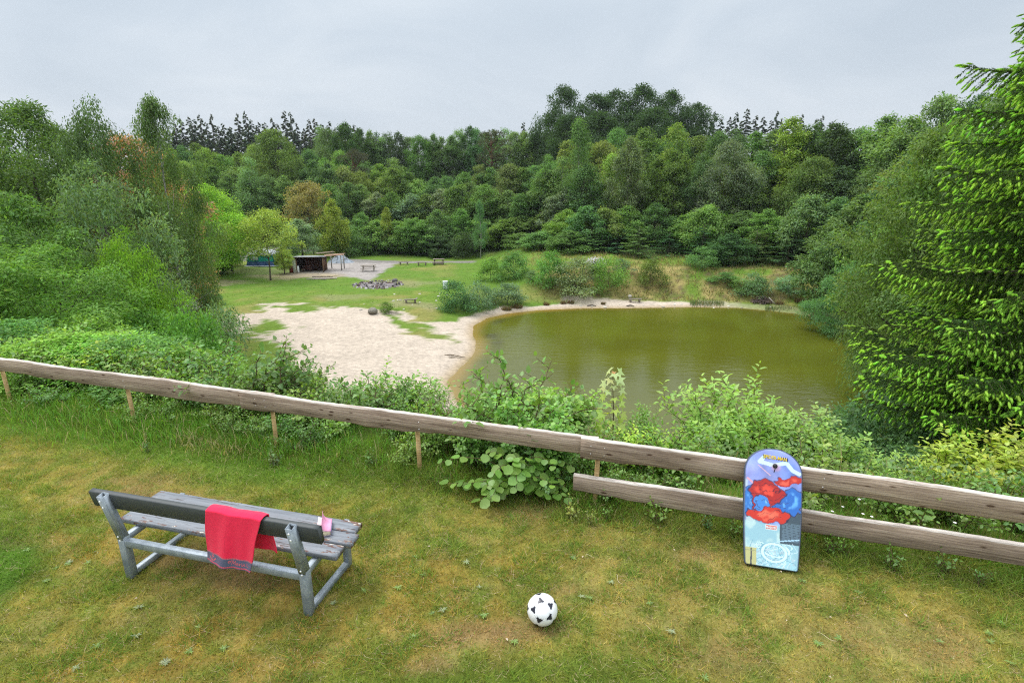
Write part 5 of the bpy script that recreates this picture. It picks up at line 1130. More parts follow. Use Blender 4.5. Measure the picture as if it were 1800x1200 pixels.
# ------------------------------------------------------------------ bodyboard leaning on the fence
def bodyboard():
    Wd, L, th = .44, .96, .04; nu, nv = 110, 220
    def half(t):   # half width along the length t (0 bottom .. 1 top)
        return Wd/2*(.90+.10*np.sin(np.clip(t/.62, 0, 1)*np.pi/2))*np.sqrt(np.maximum(1-np.clip((t-.78)/.222, 0, 1)**2.3, 0.0))
    t = np.linspace(0, 1, nv)**1.0; t = 1-(1-t)**1.25; u = np.linspace(-1, 1, nu); U, T = np.meshgrid(u, t, indexing='ij'); hw = np.maximum(half(T), .0)
    hw = np.where(T < .02, hw*(.94+.06*np.sqrt(T/.02)), hw); X = U*hw; Y = T*L; bulge = .004*(1-U**2)
    # the print ---------------------------------------------------------------
    Xn = X/(Wd/2); Yn = T   # -1..1, 0..1
    sky_ = np.array((.13, .25, .66))*(1-fbm(X*9, Y*6, 3, 4))[..., None]*1.3+np.array((.40, .36, .64))*fbm(X*7+3, Y*5, 4)[..., None]*.9
    C = sky_.copy()
    def lay(mask, c):
        mk = np.clip(mask, 0, 1)[..., None]; C[...] = C*(1-mk)+np.array(c)*mk
    sd_ = lambda pts: seg_d(X, Y, pts)
    lay(sstep(.42-Yn+(fbm(X*8, Y*8, 3)-.5)*.12, 0, .08), (.30, .52, .60))
    lay(sstep(-Xn*.4+.40-Yn, -.05, .05)*.55*sstep(fbm(X*12, Y*10, 3, 8), .4, .55), (.62, .78, .72))
    lay((np.abs(seg_d(X, Y, [(-.07, .90), (-.11, .85), (.0, .83), (.10, .86), (.15, .80), (.20, .78)])) < .016), (.60, .80, .80))
    lay(sstep(.05-np.hypot(X-.02, (Y-.815)*1.1), 0, .03)*.7, (.62, .36, .50)); lay((sd_([(-.12, .82), (-.02, .74)]) < .003), (.75, .45, .5)); lay((sd_([(-.2, .70), (-.15, .66)]) < .008), (.7, .35, .42))
    lay(((X > .06) & (Y < .46) & (Y > .20)), (.055, .085, .11))
    br = (X > .075) & (Y < .37) & (Y > .22); row = np.floor((Y+X*.15)/.020); mort = (((Y+X*.15) % .020) < .0026) | (((X+(row % 2)*.02) % .04) < .0026); lay(br*1., (.11, .17, .22)); lay((br & mort), (.04, .06, .08))
    for p in ([(.04, .435), (.22, .475)], [(.05, .215), (.22, .25)]): lay(sd_(p) < .0045, (.42, .66, .85))
    # generic waves and splashes of colour where the drawing is
    rng = np.random.default_rng(3)
    def swoosh(pts, w, c, shade=True):
        d = sd_(pts); lay(sstep(w-d, -.001, .002), c)
        if shade: lay(sstep(w*.45-sd_([(a-.006, b+.008) for a, b in pts]), -.002, .01)*.5, tuple(min(1, q*1.7+.05) for q in c))
    wx = (fbm(X*11, Y*11, 3, 2)-.5)*.16; wy = (fbm(X*11+5, Y*11, 3, 7)-.5)*.16
    def blob(cx, cy, rx, ry, c, c2, st=0.):
        d = np.hypot((X+wx-cx)/rx, (Y+wy-cy)/ry); lay(sstep(1-d, -.02, .03), c); lay(sstep(.75-d, 0, .5)*sstep(fbm(X*22+st, Y*16, 3, 3), .45, .62), c2); lay(sstep(1.08-d, 0, .02)*sstep(d, .96, 1.)*.8, (.03, .02, .06))
    blob(.13, .55, .10, .10, (.03, .15, .52), (.14, .44, .88)); blob(-.17, .52, .05, .12, (.04, .18, .55), (.16, .46, .85), 4)
    blob(-.05, .60, .13, .12, (.42, .022, .018), (.78, .07, .04), 2); blob(.13, .73, .10, .045, (.50, .03, .02), (.80, .12, .07), 6); blob(-.02, .43, .15, .065, (.58, .035, .02), (.85, .16, .09), 9); blob(-.05, .52, .07, .035, (.06, .24, .66), (.22, .52, .90), 3)
    for q in range(9):
        y0_ = .36+q*.045; lay((np.abs(Y+wy-y0_-.25*X) < .0022)*(np.hypot(X+.03, (Y-.55)*.8) < .15)*.8, (.05, .01, .03))
    # web of pale cords at the foot
    m0 = sstep(.125-np.hypot((X-.02)*.85, (Y-.10)*1.15), 0, .02)+sstep(.07-Y+.03*np.sin(X*20), 0, .02)*(X > -.10); lay(np.clip(m0, 0, 1), (.36, .62, .70))
    for k in range(26):
        a = rng.uniform(-.12, .14); pts = [(a+.10*math.sin(q*rng.uniform(2, 5)+k)*rng.uniform(.3, 1), .01+q*rng.uniform(.12, .2)) for q in np.linspace(0, 1, 8)]; lay((sd_(pts) < .0022)*.9, rng.choice([.55, .75, .9])*np.array((.75, .93, 1.0)) if k % 3 else np.array((.16, .36, .46)))
    for cx, cy, r1, r2 in ((-.085, .165, .035, .022), (.12, .175, .035, .022), (.03, .14, .10, .05), (.02, .12, .09, .07)): d = np.abs(np.hypot((X-cx)/r1, (Y-cy)/r2)-1); lay((d < .13), (.62, .86, .93)); lay((np.abs(d-.15) < .03), (.2, .4, .5))
    lay(((X < -.115) & (Y < .135)), (.50, .49, .22)); lay((np.abs(X+.155) < .006) & (Y < .13), (.08, .09, .1)); lay((np.abs(Y-.115) < .003) & (X < -.115), (.3, .32, .18))
    lay(((X > -.052) & (X < .040) & (Y > .300) & (Y < .337)), (.70, .74, .74)); lay(((X > -.048) & (X < .036) & (Y > .304) & (Y < .333)), (.62, .12, .10))
    edge = np.minimum(hw-np.abs(X), Y); lay(sstep(.006-edge, 0, .004)*.9, (.03, .035, .06))
    # body: front face, rounded rail, back face
    F1 = np.stack([X, 0*X-th/2-bulge, Y], -1); prof = [(.0, -.5), (.5, -.42), (.95, -.15), (1., .15), (.8, .42), (.3, .5)]
    V = [F1.reshape(-1, 3)]; Cc = [C.reshape(-1, 3)]; i = np.arange(nu-1)[:, None]*nv; j = np.arange(nv-1)[None]; Fs = [np.stack([i+j, i+nv+j, i+nv+j+1, i+j+1], -1).reshape(-1, 4)]
    b0 = list(range(0, nu*nv, nv))+[(nu-1)*nv+q for q in range(1, nv)]+[q*nv+nv-1 for q in range(nu-2, -1, -1)]+[q for q in range(nv-2, 0, -1)]
    ring = F1.reshape(-1, 3)[b0]; cen = np.array((0, 0, L/2)); prev = np.array(b0); cnt = nu*nv
    dirv = np.stack([ring[:, 0]/(Wd/2), 0*ring[:, 0], (ring[:, 2]-cen[2])/(L/2)**1.0], 1); dirv[:, 2] *= np.abs(dirv[:, 2])**3; dirv = norm(dirv)
    for out_, yy in prof:
        rg = ring+dirv*out_*.010; rg[:, 1] = yy*th; V.append(rg); Cc.append(np.tile((.05, .07, .11), (len(rg), 1))); idx = cnt+np.arange(len(rg)); cnt += len(rg)
        Fs.append(np.stack([prev, idx, np.roll(idx, -1), np.roll(prev, -1)], 1)); prev = idx
    me = mesh('bodyboard', np.concatenate(V), [np.concatenate(Fs), prev[None, ::-1]], tintmat('foam_print', .38, .45), np.concatenate(Cc), True)
    p = fpt(1.60, -.485); p[2] = ZP+.02; lean = math.asin(.435/.93); th0 = math.atan2(DV[1], DV[0])
    o = thing('bodyboard', 'blue and red printed bodyboard with pale blue cords at its foot leaning on the fence', 'bodyboard', p, me=me)
    Rm = Matrix.Rotation(th0, 4, 'Z')@Matrix.Rotation(-lean, 4, 'X')@Matrix.Rotation(math.radians(-1.5), 4, 'Y'); o.rotation_euler = Rm.to_euler()
    m = MB(); m.tube([(.012, -th/2-.004, .825), (.012, -th/2-.014, .825)], [.020, .017], 20); m.tube([(.012, -th/2-.012, .818), (.010, -th/2-.016, .80), (.004, -th/2-.010, .772)], .0035, 6); m.build('leash_plug', plain('black_rubber', (.02, .02, .022), .4), o)
    def text(body, size, loc, c, ex=.0008, rotz=0., sx=1.):
        cu = bpy.data.curves.new('lettering', 'FONT'); cu.body = body; cu.size = size; cu.align_x = 'CENTER'; cu.extrude = ex; cu.offset = size*.02
        tmp = bpy.data.objects.new('tmp', cu); COL.objects.link(tmp); bpy.context.view_layer.update(); me2 = bpy.data.meshes.new_from_object(tmp.evaluated_get(bpy.context.evaluated_depsgraph_get())); bpy.data.objects.remove(tmp)
        me2.materials.clear(); me2.materials.append(c); x = obj('lettering', me2, o, loc, (math.pi/2, rotz, 0), (sx, 1, 1)); return x
    y = -th/2-.0055; blk = plain('print_black', (.03, .03, .05)); yel = plain('print_yellow', (.80, .58, .05), .5); wh = plain('print_white', (.8, .8, .78), .5)
    text('SPIDER-MAN', .044, (.012, y, .878), blk, .0006, .06, .80); text('SPIDER-MAN', .041, (.010, y-.0008, .880), yel, .0006, .06, .80)
    text('MARVEL', .026, (-.006, y+.0005, .309), wh, .0006, 0, .92)
bodyboard()

# ------------------------------------------------------------------ things on the meadow and by the pond
PW = timber('park_timber', (.12, .10, .08), (.22, .19, .155), (.34, .30, .26), knots=False)
def mobj(m, name, mt, o, **k): return m.build(name, mt, o, **k)
def face(P, off=0.): return math.atan2(P[1], P[0])-math.pi/2+off
def picnic_table():
    P = on(648, 476.5); o = thing('picnic_table', 'wooden picnic table with attached benches on the gravel yard', 'picnic table', P, .12)
    for k in range(4):
        m = MB(); m.box((0, -.27+.18*k, .76), (1.9, .15, .045), bev=.005); mobj(m, 'tabletop_board', PW, o)
    for sy in (-1, 1):
        for k in range(2):
            m = MB(); m.box((0, sy*(.66+.13*k), .45), (1.9, .115, .045), bev=.005); mobj(m, 'seat_board', PW, o)
    for x in (-.68, .68):
        for sy in (-1, 1):
            m = MB(); m.bar((x, sy*.56, 0), (x, sy*.20, .735), .05, .11); mobj(m, 'leg', PW, o)
        m = MB(); m.box((x+.05, 0, .40), (.045, 1.5, .10)); mobj(m, 'crossbar', PW, o); m = MB(); m.box((x+.05, 0, .70), (.045, .7, .08)); mobj(m, 'crossbar', PW, o)
picnic_table()
def low_bench(px, py, L, label, ang=0., h=.42, nb=1, name='low_bench'):
    P = on(px, py); o = thing(name, label, 'bench', P, ang)
    for k in range(2):
        m = MB(); m.box((0, -.09+.18*k, h), (L, .165, .06), bev=.006); mobj(m, 'seat', PW, o)
    for x in (-L*.34, L*.34):
        m = MB(); m.box((x, 0, h/2-.02), (.16, .30, h-.04), bev=.01); mobj(m, 'leg', PW, o)
    return o
low_bench(710, 465.5, 1.5, 'low plank bench left of the other one beside the path at the wood', -.02); low_bench(742, 466.5, 1.5, 'low plank bench between its neighbour and the picnic seat by the wood', -.04)
low_bench(722, 532.5, 1.25, 'pale plank bench alone on the meadow above the sand', .28, .36); 
low_bench(1116, 531.5, 1.35, 'small plank bench on the sand of the far shore', 0., .38)
def picnic_seat():
    P = on(770, 466); o = thing('picnic_bench', 'dark wooden bench with a table behind it beside the path at the wood', 'picnic bench', P, -.05)
    for k in range(4): m = MB(); m.box((0, .42+.17*k, .76), (1.6, .145, .05), bev=.005); mobj(m, 'tabletop_board', PW, o)
    for k in range(2): m = MB(); m.box((0, .0+.14*k, .43), (1.75, .12, .05), bev=.005); mobj(m, 'seat_board', PW, o)
    for x in (-.6, .6):
        m = MB(); m.box((x, .68, .37), (.12, .4, .72)); mobj(m, 'leg', PW, o); m = MB(); m.box((x, .07, .2), (.12, .25, .40)); mobj(m, 'leg', PW, o)
    m = MB(); m.box((0, -.02, .26), (1.5, .04, .22)); mobj(m, 'apron', PW, o)
picnic_seat()
def stone_mesh(seed, rough=.25):
    import bmesh
    bm = bmesh.new(); bmesh.ops.create_icosphere(bm, subdivisions=2, radius=.5); V = np.array([v.co[:] for v in bm.verts]); Fq = np.array([[v.index for v in f.verts] for f in bm.faces]); bm.free()
    V = V*(1+rough*(fbm(V[:, 0]*2+seed, V[:, 1]*2+V[:, 2]*1.7, 3)-.5)*2)[:, None]; return V, Fq
STONE = tintmat('stone', .9, .2, 9, .35, .5)
STM = []
for i in range(5):
    V, Fq = stone_mesh(i*3.3, .35); STM.append(mesh('stone', V, Fq, STONE, np.ones((len(V), 3))))
def colstone():
    m, t, out = mat('stone_tinted'); oi = nd(t, 'ShaderNodeObjectInfo'); n = noise(t, 6, 5, .6); c = mixc(t, oi.outputs['Color'], ramp(t, n, [(.3, (.7, .7, .7)), (.7, (1.25, 1.25, 1.25))]).outputs[0], 1., 'MULTIPLY'); princ(t, out, c, .9, .2, nrm=bump(t, n, .5, .05)); return m
CS = colstone()
for m_ in STM: m_.materials.clear(); m_.materials.append(CS)
def fire_pit():
    R = random.Random(5); o = thing('fire_pit', 'round stone fireplace full of ash and rubble on the meadow', 'fireplace', PIT, 0)
    rng = np.random.default_rng(4); n = 26; a = np.linspace(0, 2*np.pi, n, endpoint=False); V = [(0, 0, .10)]; T = [(.16, .13, .12)]
    for r, z in ((1.0, .09), (1.9, .05), (2.65, -.02)):
        for q in a: V.append((r*math.cos(q), r*math.sin(q), z+R.uniform(-.03, .04))); k = R.uniform(.09, .26); T.append((k, k*.9, k*.88))
    tri = [(0, 1+i, 1+(i+1) % n) for i in range(n)]; qd = [(1+r*n+i, 1+(r+1)*n+i, 1+(r+1)*n+(i+1) % n, 1+r*n+(i+1) % n) for r in range(2) for i in range(n)]
    obj('ash_bed', mesh('ash_bed', V, [np.array(tri), np.array(qd)], tintmat('ash', 1, .05, 14, .6, .6), T), o)
    for i in range(46):
        q = i/46*6.283+R.uniform(-.05, .05); r = 2.6+R.uniform(-.15, .22); s = R.uniform(.22, .42); c = R.choice([(.22, .20, .20), (.13, .12, .12), (.42, .40, .39), (.17, .13, .11)])
        obj('stone', STM[i % 5], o, (r*math.cos(q), r*math.sin(q), .02), (R.random()*3, R.random()*3, q), (s, s*.8, s*R.uniform(.5, .9)), c)
    for i in range(90):
        q = R.uniform(0, 6.28); r = 2.4*math.sqrt(R.random()); s = R.uniform(.10, .34); c = R.choice([(.22, .20, .20), (.10, .09, .09), (.36, .34, .33), (.16, .11, .10), (.06, .055, .055)])
        obj('stone', STM[i % 5], o, (r*math.cos(q), r*math.sin(q), .09), (R.random()*3, R.random()*3, q), (s*1.4, s, s*R.uniform(.3, .7)), c)
    obj('stone', STM[1], o, (1.5, 1.9, .2), (0, 0, 1), (.8, .55, .5), (.12, .115, .11)); 
fire_pit()
def rocks():
    R = random.Random(6)
    def rock(px, py, s, c, label, nm='boulder', k=0): P = on(px, py); thing(nm, label, 'stone', (P[0], P[1], P[2]+s[2]*.28), px*.31, me=STM[k], color=c, scale=s)
    rock(655, 550.5, (1.45, .9, .72), (.20, .185, .15), 'large grey brown boulder at the edge of the sand', k=2)
    rock(849, 480, (.5, .35, .32), (.06, .05, .045), 'small dark stump like stone on the meadow', 'dark_stone', 3)
    rock(1107, 523, (.55, .4, .42), (.5, .45, .38), 'pale stone beside the little bench on the far shore', 'pale_stone', 1)
    for i in range(34):
        px, py = R.choice([(R.uniform(610, 800), R.uniform(512, 545)), (R.uniform(690, 790), R.uniform(515, 530)), (R.uniform(980, 1300), R.uniform(534, 539)), (R.uniform(1040, 1420), 541+R.uniform(-4, 1))])
        P = on(px, py); s = R.uniform(.10, .26); thing('field_stone', 'small pale stone lying in the grass or sand by the pond', 'stone', (P[0], P[1], P[2]+.02), R.random()*6, 'small stones scattered about the meadow and shore', me=STM[i % 5], color=R.choice([(.5, .47, .4), (.38, .35, .3), (.6, .57, .5)]), scale=(s*1.5, s, s*.6))
rocks()
def white_box():
    P = on(783, 508); o = thing('white_cabinet', 'small white cabinet standing on the meadow beside the dark round bush', 'cabinet', P, .2); w = tintmat('white_enamel', .5, .4, 8, .08)
    m = MB(); m.box((0, 0, .42), (.50, .40, .84), tint=(.66, .70, .76), bev=.02); mobj(m, 'body', w, o); m = MB(); m.box((0, -.204, .42), (.42, .012, .72), tint=(.70, .73, .78), bev=.003); mobj(m, 'door', w, o); m = MB(); m.box((0, 0, .856), (.54, .44, .03), tint=(.75, .77, .8), bev=.01); mobj(m, 'lid', w, o)
white_box()
def shed():
    P = on(545, 478.5); A = on(574, 476); r0 = .10; o = thing('wooden_shed', 'small dark brown open shed with a grey felt roof', 'shed', P, r0); br = tintmat('brown_boards', .85, .2, 7, .3, .4, mscale=(1, 1, .3))
    x0, x1, y0, y1, hf, hb = -1.75, 1.72, 0., 2.3, 1.95, 1.75
    R = random.Random(1)
    def wall(nm, a, b, h0, h1, c, n):
        w = obj(nm, None, o); a = np.array(a); b = np.array(b); L = np.linalg.norm(b-a); an = math.atan2(b[1]-a[1], b[0]-a[0])
        for k in range(n):
            t = (k+.5)/n; p = a+(b-a)*t; h = h0+(h1-h0)*t; m = MB(); cc = tuple(q*R.uniform(.8, 1.2) for q in c); m.box((0, 0, h/2), (L/n-.006, .025+.01*(k % 2), h), tint=cc); obj('plank', m.mesh('plank', br), w, (p[0], p[1], 0), (0, 0, an))
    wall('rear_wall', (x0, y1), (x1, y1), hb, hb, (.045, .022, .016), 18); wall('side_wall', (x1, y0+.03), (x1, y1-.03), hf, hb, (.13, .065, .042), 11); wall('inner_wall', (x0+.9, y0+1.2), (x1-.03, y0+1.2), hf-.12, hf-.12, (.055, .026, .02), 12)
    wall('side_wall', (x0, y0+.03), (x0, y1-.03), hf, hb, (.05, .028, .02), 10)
    m = MB(); m.box((x0-.10, y0, .85), (.48, .04, 1.7), tint=(.60, .62, .52), bev=.01); mobj(m, 'pale_panel', br, o); m = MB(); m.box((x0+.27, y0-.03, .42), (.34, .03, .82), tint=(.80, .83, .84), bev=.01); m2 = mobj(m, 'white_panel', br, o)
    for x, y in ((x1-.0, y0-.02), (x0+.15, y0-.02)): m = MB(); m.box((x, y, hf/2), (.09, .09, hf), tint=(.22, .14, .09)); mobj(m, 'corner_post', br, o)
    m = MB(); m.bar((0, y0-.25, hf+.05), (0, y1+.2, hb+.03), x1-x0+.4, .07, tint=(.36, .38, .40)); mobj(m, 'roof', tintmat('roof_felt', .8, .3, 5, .3, .2), o)
    m = MB(); m.box((0, y0-.24, hf+.0), (x1-x0+.36, .03, .12), tint=(.07, .05, .04)); mobj(m, 'fascia', br, o)
    m = MB(); m.box((x1+.022, 1.45, 1.38), (.03, .55, .32), tint=(.03, .03, .035)); fr = mobj(m, 'window', br, o); m = MB(); m.box((x1+.042, 1.45, 1.20), (.03, .66, .05), tint=(.24, .17, .12)); m.box((x1+.042, 1.45, 1.56), (.03, .66, .05), tint=(.24, .17, .12)); mobj(m, 'window_frame', br, fr)
    m = MB(); m.box((-.55, .55, .42), (1.2, .28, .05), tint=(.14, .06, .045)); m.box((-.55, .72, .68), (1.2, .04, .12), tint=(.13, .06, .045))
    for x in (-1.0, -.1): m.box((x, .55, .2), (.07, .26, .4), tint=(.09, .05, .04))
    m2 = MB(); m2.V, m2.F, m2.T, m2.n = m.V, m.F, m.T, m.n; c, s = math.cos(r0), math.sin(r0); b = m2.build('brown_bench', br); b.location = (P[0], P[1], P[2]); b.rotation_euler = (0, 0, r0); b['label'] = 'low brown bench standing inside the open shed'; b['category'] = 'bench'
    # lean-to frame at the right with posts and loose planks on top
    po = thing('lean_to', 'open lean-to of rough planks on a grey post to the right of the shed', 'shelter', (P[0]+1.9, P[1]+1.6, P[2]), r0)
    for x, y in ((1.75, -.3), (1.75, 1.5), (.1, 1.5)): m = MB(); m.tube([(x, y, -.1), (x, y, 1.95)], [.075, .07], 8, tint=(.30, .29, .26)); mobj(m, 'post', br, po)
    for k, (x, y, a, L, c) in enumerate(((.9, -.35, .05, 2.5, (.42, .27, .19)), (.9, -.1, -.03, 2.4, (.36, .24, .17)), (.85, .15, .04, 2.6, (.44, .30, .2)), (.9, .45, 0, 2.3, (.30, .22, .17)), (.9, .8, .02, 2.5, (.36, .27, .2)), (-.5, .9, .35, 2.2, (.34, .27, .2)), (-.4, 1.2, .3, 2.3, (.28, .22, .17)))):
        m = MB(); m.box((0, 0, 0), (L, .20, .045), tint=c, bev=.004); x_ = mobj(m, 'roof_plank', br, po); x_.location = (x, y, 2.0+.05*(k % 3)+(.18 if k > 4 else 0)); x_.rotation_euler = (0, -.05, a)
    # rusty drum
    Q = on(513, 479); m = MB(); m.tube([(0, 0, 0), (0, 0, .28), (0, 0, .3), (0, 0, .32), (0, 0, .6), (0, 0, .85)], [.28, .28, .295, .28, .28, .275], 16, tint=(.20, .04, .03)); x_ = m.build('oil_drum', tintmat('rusty_red', .6, .4, 8, .4)); x_.location = Q; x_['label'] = 'rusty red drum left of the shed'; x_['category'] = 'drum'
shed()
def tent():
    P = on(455, 467); P = P+np.array((0, 1.2, 0)); o = thing('awning_tent', 'teal and navy awning tent under a crumpled grey tarpaulin', 'tent', (P[0]+.25, P[1], P[2]), .05); cl = tintmat('tent_cloth', .7, .3, 3, .25, .3)
    w, dpt, h = 3.3, 2.4, 1.75; n = 24
    def wallp(nm, pts, cols, parent=o):
        V = []; T = []; m = len(pts)
        for k in range(n):
            t = k/(n-1)
            for j, (z, fl) in enumerate(pts):
                x = -w/2-fl*.2+(w+fl*.4)*t; V.append((x, -dpt/2-fl*.15+.05*math.sin(t*22+z)*(1-z/h), z)); T.append(cols[j])
        Fq = [(k*m+j, (k+1)*m+j, (k+1)*m+j+1, k*m+j+1) for k in range(n-1) for j in range(m-1)]; return obj(nm, mesh(nm, V, np.array(Fq), cl, T), parent)
    wallp('skirt', [(0, 1.5), (.3, 1.1), (.62, .7)], [(.05, .09, .20), (.05, .10, .23), (.05, .11, .23)]); wallp('front_wall', [(.62, .7), (.64, .7), (1.2, .3), (h, 0)], [(.01, .26, .22), (.01, .32, .26), (.01, .28, .23), (.01, .16, .14)])
    for x, nmx in ((-w/2, 'side_wall'), (w/2, 'side_wall')): m = MB(); m.box((x, 0, .95), (.02, dpt, 1.6), tint=(.0, .13, .11)); mobj(m, nmx, cl, o)
    m = MB(); m.box((0, dpt/2, .9), (w, .02, 1.7), tint=(.0, .10, .09)); mobj(m, 'rear_wall', cl, o)
    m = MB(); m.box((-.75, -dpt/2-.16, 1.02), (1.05, .02, .5), tint=(.42, .46, .50)); mobj(m, 'window', cl, o); m = MB(); m.box((.55, -dpt/2-.10, 1.60), (.9, .02, .22), tint=(.01, .015, .02)); mobj(m, 'dark_opening', cl, o)
    g = 22; u = np.linspace(-1, 1, g); X, Y = np.meshgrid(u, u, indexing='ij'); r = np.maximum(np.abs(X), np.abs(Y)); Z = h-.12+.62*(1-r)**.7+.10*(fbm(X*6, Y*6, 3)-.5)-.08*(r > .93); V = np.stack([X*w*.56, Y*dpt*.60, Z], -1).reshape(-1, 3); i = np.arange(g-1)[:, None]*g; j = np.arange(g-1)[None]
    T = np.array((.36, .38, .41))[None]*(.75+.5*fbm(X.ravel()*5, Y.ravel()*5, 3, 3))[:, None]; obj('tarpaulin', mesh('tarpaulin', V, np.stack([i+j, i+g+j, i+g+j+1, i+j+1], -1).reshape(-1, 4), cl, T), o)
    m = MB(); m.box((.2, -dpt/2-.5, .02), (w+1.4, .9, .03), tint=(.30, .32, .34)); mobj(m, 'groundsheet', cl, o)
tent()
def rubble_heap():
    P = on(592, 463); g = 26; u = np.linspace(-1, 1, g); X, Y = np.meshgrid(u, u, indexing='ij'); r = np.hypot(X, Y); Z = np.clip(1-r, 0, 1)**1.0*1.15+.12*(fbm(X*7, Y*7, 4)-.5)*(r < 1)-.05; i = np.arange(g-1)[:, None]*g; j = np.arange(g-1)[None]
    T = np.array((.22, .25, .28))[None]*(.5+1.*fbm(X.ravel()*9, Y.ravel()*9, 3, 3))[:, None]; o = thing('gravel_heap', 'heap of blue grey gravel and rubble behind the shed', 'heap', (P[0]+.1, P[1]+1.5, P[2]), 0, me=mesh('gravel_heap', np.stack([X*1.95, Y*1.5, Z], -1).reshape(-1, 3), np.stack([i+j, i+g+j, i+g+j+1, i+j+1], -1).reshape(-1, 4), STONE, T))
    R = random.Random(2)
    for k in range(26): a = R.uniform(0, 6.28); q = R.uniform(.2, .95); s = R.uniform(.12, .35); obj('stone', STM[k % 5], o, (q*1.9*math.cos(a), q*1.45*math.sin(a), (1-q)*1.1+.03), (a, a*2, a), (s*1.5, s, s*.5), R.choice([(.26, .29, .32), (.16, .18, .2), (.34, .36, .38)]))
rubble_heap()
def planks_on_ground():
    for i, (px, py, L, c) in enumerate(((579, 485.5, 2.2, (.62, .52, .33)), (567, 487, 2.6, (.25, .21, .17)), (572, 490, 2.8, (.40, .35, .28)), (556, 491.5, 2.4, (.22, .19, .16)))):
        P = on(px, py); m = MB(); m.box((0, 0, .06), (L, .18, .12), tint=c, bev=.01); o = m.build('timber_beam', tintmat('rough_timber', .9, .2, 6, .3, .3)); o.location = P; o.rotation_euler = (0, 0, -.06+.03*i)
        o['label'] = ['pale yellow beam lying on the ground before the shed', 'dark beam lying behind the long brown one', 'long brown beam lying before the shed', 'dark beam lying nearest to the small tree'][i]; o['category'] = 'beam'; o['group'] = 'beams lying before the shed'
planks_on_ground()
def driftwood():
    rng = np.random.default_rng(3)
    P = on(797, 627); o = thing('driftwood_branch', 'dead forked branch lying on the sand by the water', 'branch', P, 0); m = MB(); m.tube([(-.9, .25, .05), (-.2, .1, .12), (.5, -.15, .08), (.95, -.3, .04)], [.03, .04, .035, .015], 6, tint=(.16, .12, .08)); m.tube([(-.2, .1, .1), (.1, .3, .1), (.4, .3, .05)], [.02, .015, .008], 5, tint=(.16, .12, .08)); mobj(m, 'limb', tintmat('driftwood', .9, .1, 6, .3), o)
    m = MB()
    for k in range(12): a = rng.uniform(-.6, .6); s = rng.uniform(-.7, .4); m.tube([(s, -.25, .03), (s+.5*math.cos(a), -.25+.5*math.sin(a), .05)], [.012, .005], 4, tint=(.2, .16, .11))
    mobj(m, 'twigs', tintmat('driftwood2', .9, .1, 6, .3), o)
    P = on(1340, 532); o = thing('brushwood_pile', 'grey brown heap of cut brushwood above the far shore', 'brushwood', P, 0); m = MB()
    for k in range(150): a = rng.uniform(0, 6.28); r = rng.random()**.5*1.0; h = (1-r)*.85*rng.random(); d = rdir(rng, 1)[0]*np.array((.6, .4, .25)); c = np.array((r*math.cos(a), r*math.sin(a)*.7, h+.1)); m.tube([c-d, c, c+d], [.015, .02, .006], 3, tint=tuple(np.array((.16, .12, .11))*rng.uniform(.6, 1.5)), cap=False)
    mobj(m, 'twigs', tintmat('brushwood', .9, .1), o); m = MB(); m.tube([(.3, -.6, .7), (1.05, -.9, -.1)], [.03, .035], 5, tint=(.5, .47, .42)); mobj(m, 'pale_stick', tintmat('pale_stick', .8), o)
    for px, py, L, lab in ((1040, 541, .9, 'short dead stick at the waterline of the far shore'), (1108, 541.5, .8, 'dark driftwood lump at the far waterline below the little bench')):
        P = on(px, py-3); m = MB(); m.tube([(-L/2, 0, .05), (0, .05, .12), (L/2, -.05, .04)], [.05, .07, .03], 6, tint=(.10, .085, .07)); x = m.build('driftwood_log', tintmat('dark_drift', .9, .1, 6, .3)); x.location = P; x['label'] = lab; x['category'] = 'driftwood'
driftwood()
def steps_left():
    # timber edging of the upper terrace at the end of the meadow
    A = on(408, 447); o = thing('timber_edging', 'low terrace edging of stacked grey sleepers behind the tent', 'edging', A, .02)
    for k in range(3):
        for q in range(4): m = MB(); m.box((-1.+q*2.45, k*.22, .12+.26*k), (2.4, .2, .22), tint=(.27, .24, .22), bev=.015); mobj(m, 'sleeper', tintmat('sleeper_timber', .9, .1, 5, .35, .3) if (k, q) == (0, 0) else bpy.data.materials['sleeper_timber'], o)
    A = on(400, 428); o = thing('field_fence', 'thin post and rail fence on the terrace behind the tent', 'fence', A, .02)
    for q in range(6): m = MB(); m.box((-2+q*2., 0, .5), (.09, .09, 1.0), tint=(.22, .2, .18)); mobj(m, 'post', bpy.data.materials['sleeper_timber'], o)
    for z in (.45, .85): m = MB(); m.box((3, -.07, z), (10.2, .04, .09), tint=(.27, .25, .22)); mobj(m, 'rail', bpy.data.materials['sleeper_timber'], o)
steps_left()
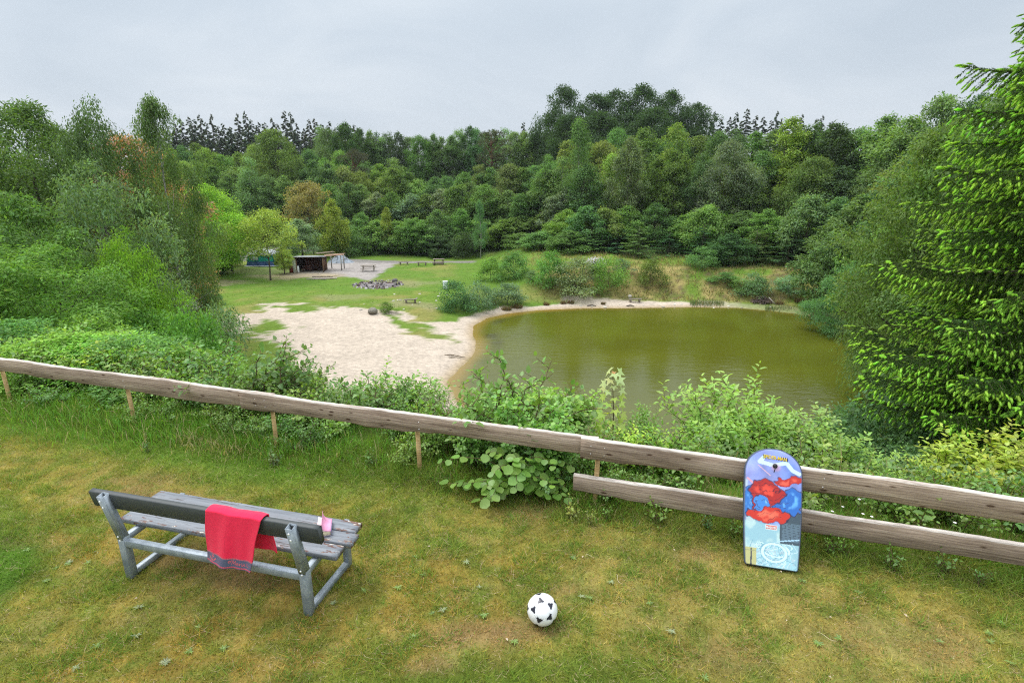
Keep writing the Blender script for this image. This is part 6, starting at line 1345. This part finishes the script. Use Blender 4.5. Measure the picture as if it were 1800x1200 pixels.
def litter():
    rng = np.random.default_rng(14); mt = tintmat('dry_bits', .9, .1)
    # pale leaves and bits, straw curls, rosette weeds
    for px, py in ((893, 1137-7), (1183, 968), (757, 963), (1025, 980), (243, 1054), (348, 900), (1372, 1006), (1462, 1088), (1383, 1092), (1594, 1088), (1455, 1191), (1565, 975)):
        P = atz(px, py, ZP); V = np.array([(0, 0, .012), (.016, .01, .02), (.04, 0, .014), (.018, -.012, .022)])*rng.uniform(.4, .8); thing('dry_leaf', 'small pale dry leaf lying on the lawn', 'leaf', P+np.array((0, 0, .012)), rng.random()*6, 'dry leaves on the lawn', me=mesh('dry_leaf', V, np.array([[0, 1, 2, 3]]), mt, np.tile((.42, .34, .25), (4, 1))))
    for px, py, L in ((1095, 1030, .12), (1240, 1052, .10), (1030, 982, .05), (1470, 840+290, .12)):
        P = atz(px, py, ZP); a = rng.random()*3; m = MB(); u = np.linspace(0, 1, 7); m.tube(np.stack([u*L, .02*np.sin(u*5), .02+.01*np.sin(u*3)], 1), .0014, 4, tint=(.62, .52, .34)); x = m.build('straw', mt); x.location = P; x.rotation_euler = (0, 0, a); x['label'] = 'single pale curled straw lying on the lawn'; x['category'] = 'straw'; x['group'] = 'straws on the lawn'
    pts = [(rng.uniform(40, 1780), rng.uniform(930, 1195)) for k in range(42)]+[(820, 990), (745, 1012), (700, 1035), (778, 1075), (640, 1040), (1008, 983), (1075, 1025), (905, 1130), (350, 1105), (240, 1120), (100, 1000)]
    for k, (px, py) in enumerate(pts):
        P = atz(px, py, ZP)
        if abs(fs(P[0], P[1])+.2) < .3 or fs(P[0], P[1]) > -.5: continue
        n = int(rng.integers(7, 14)); a = np.arange(n)*2.4+rng.random(); L = rng.uniform(.02, .045, n); D = np.stack([np.cos(a), np.sin(a), 0*a+.35], 1); V, Fl, kk = leaves(np.tile((0, 0, .012), (n, 1)), D, np.tile((0, 0, 1.), (n, 1)), L, L*.32, L6)
        c = (.15, .24, .05) if k % 3 else (.22, .27, .13); thing('lawn_weed', 'small leafy weed rosette growing in the lawn', 'weed', P, 0, 'weed rosettes in the lawn', me=mesh('lawn_weed', V, Fl, LEAFN, ltint(rng, n, kk)), color=c)
    for k in range(26):
        px, py = [(rng.uniform(1410, 1800), 0), (rng.uniform(1420, 1560), 0)][k % 2]; p = fpt(rng.uniform(1.9, 3.6), rng.uniform(.15, .8)); h = rng.uniform(.08, .42); m = MB(); m.tube([(0, 0, 0), (.01, 0, h)], [.0015, .001], 3, tint=(.2, .3, .1)); a = np.arange(6)*1.047; V, Fl, kk = leaves(np.tile((.01, 0, h), (6, 1)), np.stack([np.cos(a), np.sin(a), 0*a+.3], 1), np.tile((0, 0, 1.), (6, 1)), .016, .012)
        o = thing('white_flower', 'small white wild flower behind the lower rail on the right', 'flower', (p[0], p[1], Hs(p[0], p[1])), 0, 'white flowers behind the right rails'); m.build('stem', mt, o); obj('blossom', mesh('blossom', V, Fl, LEAFN, np.ones((len(V), 3))), o, color=(.8, .8, .8))
litter()

# ------------------------------------------------------------------ light haze in the air
def haze():
    m = bpy.data.materials.new('haze'); m.use_nodes = True; t = m.node_tree; t.nodes.clear(); o = nd(t, 'ShaderNodeOutputMaterial')
    v = nd(t, 'ShaderNodeVolumePrincipled'); v.inputs['Color'].default_value = (.86, .92, 1, 1); v.inputs['Density'].default_value = .00013; v.inputs['Anisotropy'].default_value = .2
    t.links.new(v.outputs[0], o.inputs['Volume']); b = MB(); b.box((0, 100, 10), (760, 560, 62)); h = b.build('haze', m); h['kind'] = 'stuff'; h['label'] = 'thin haze in the air over the valley'; h['category'] = 'haze'
haze()
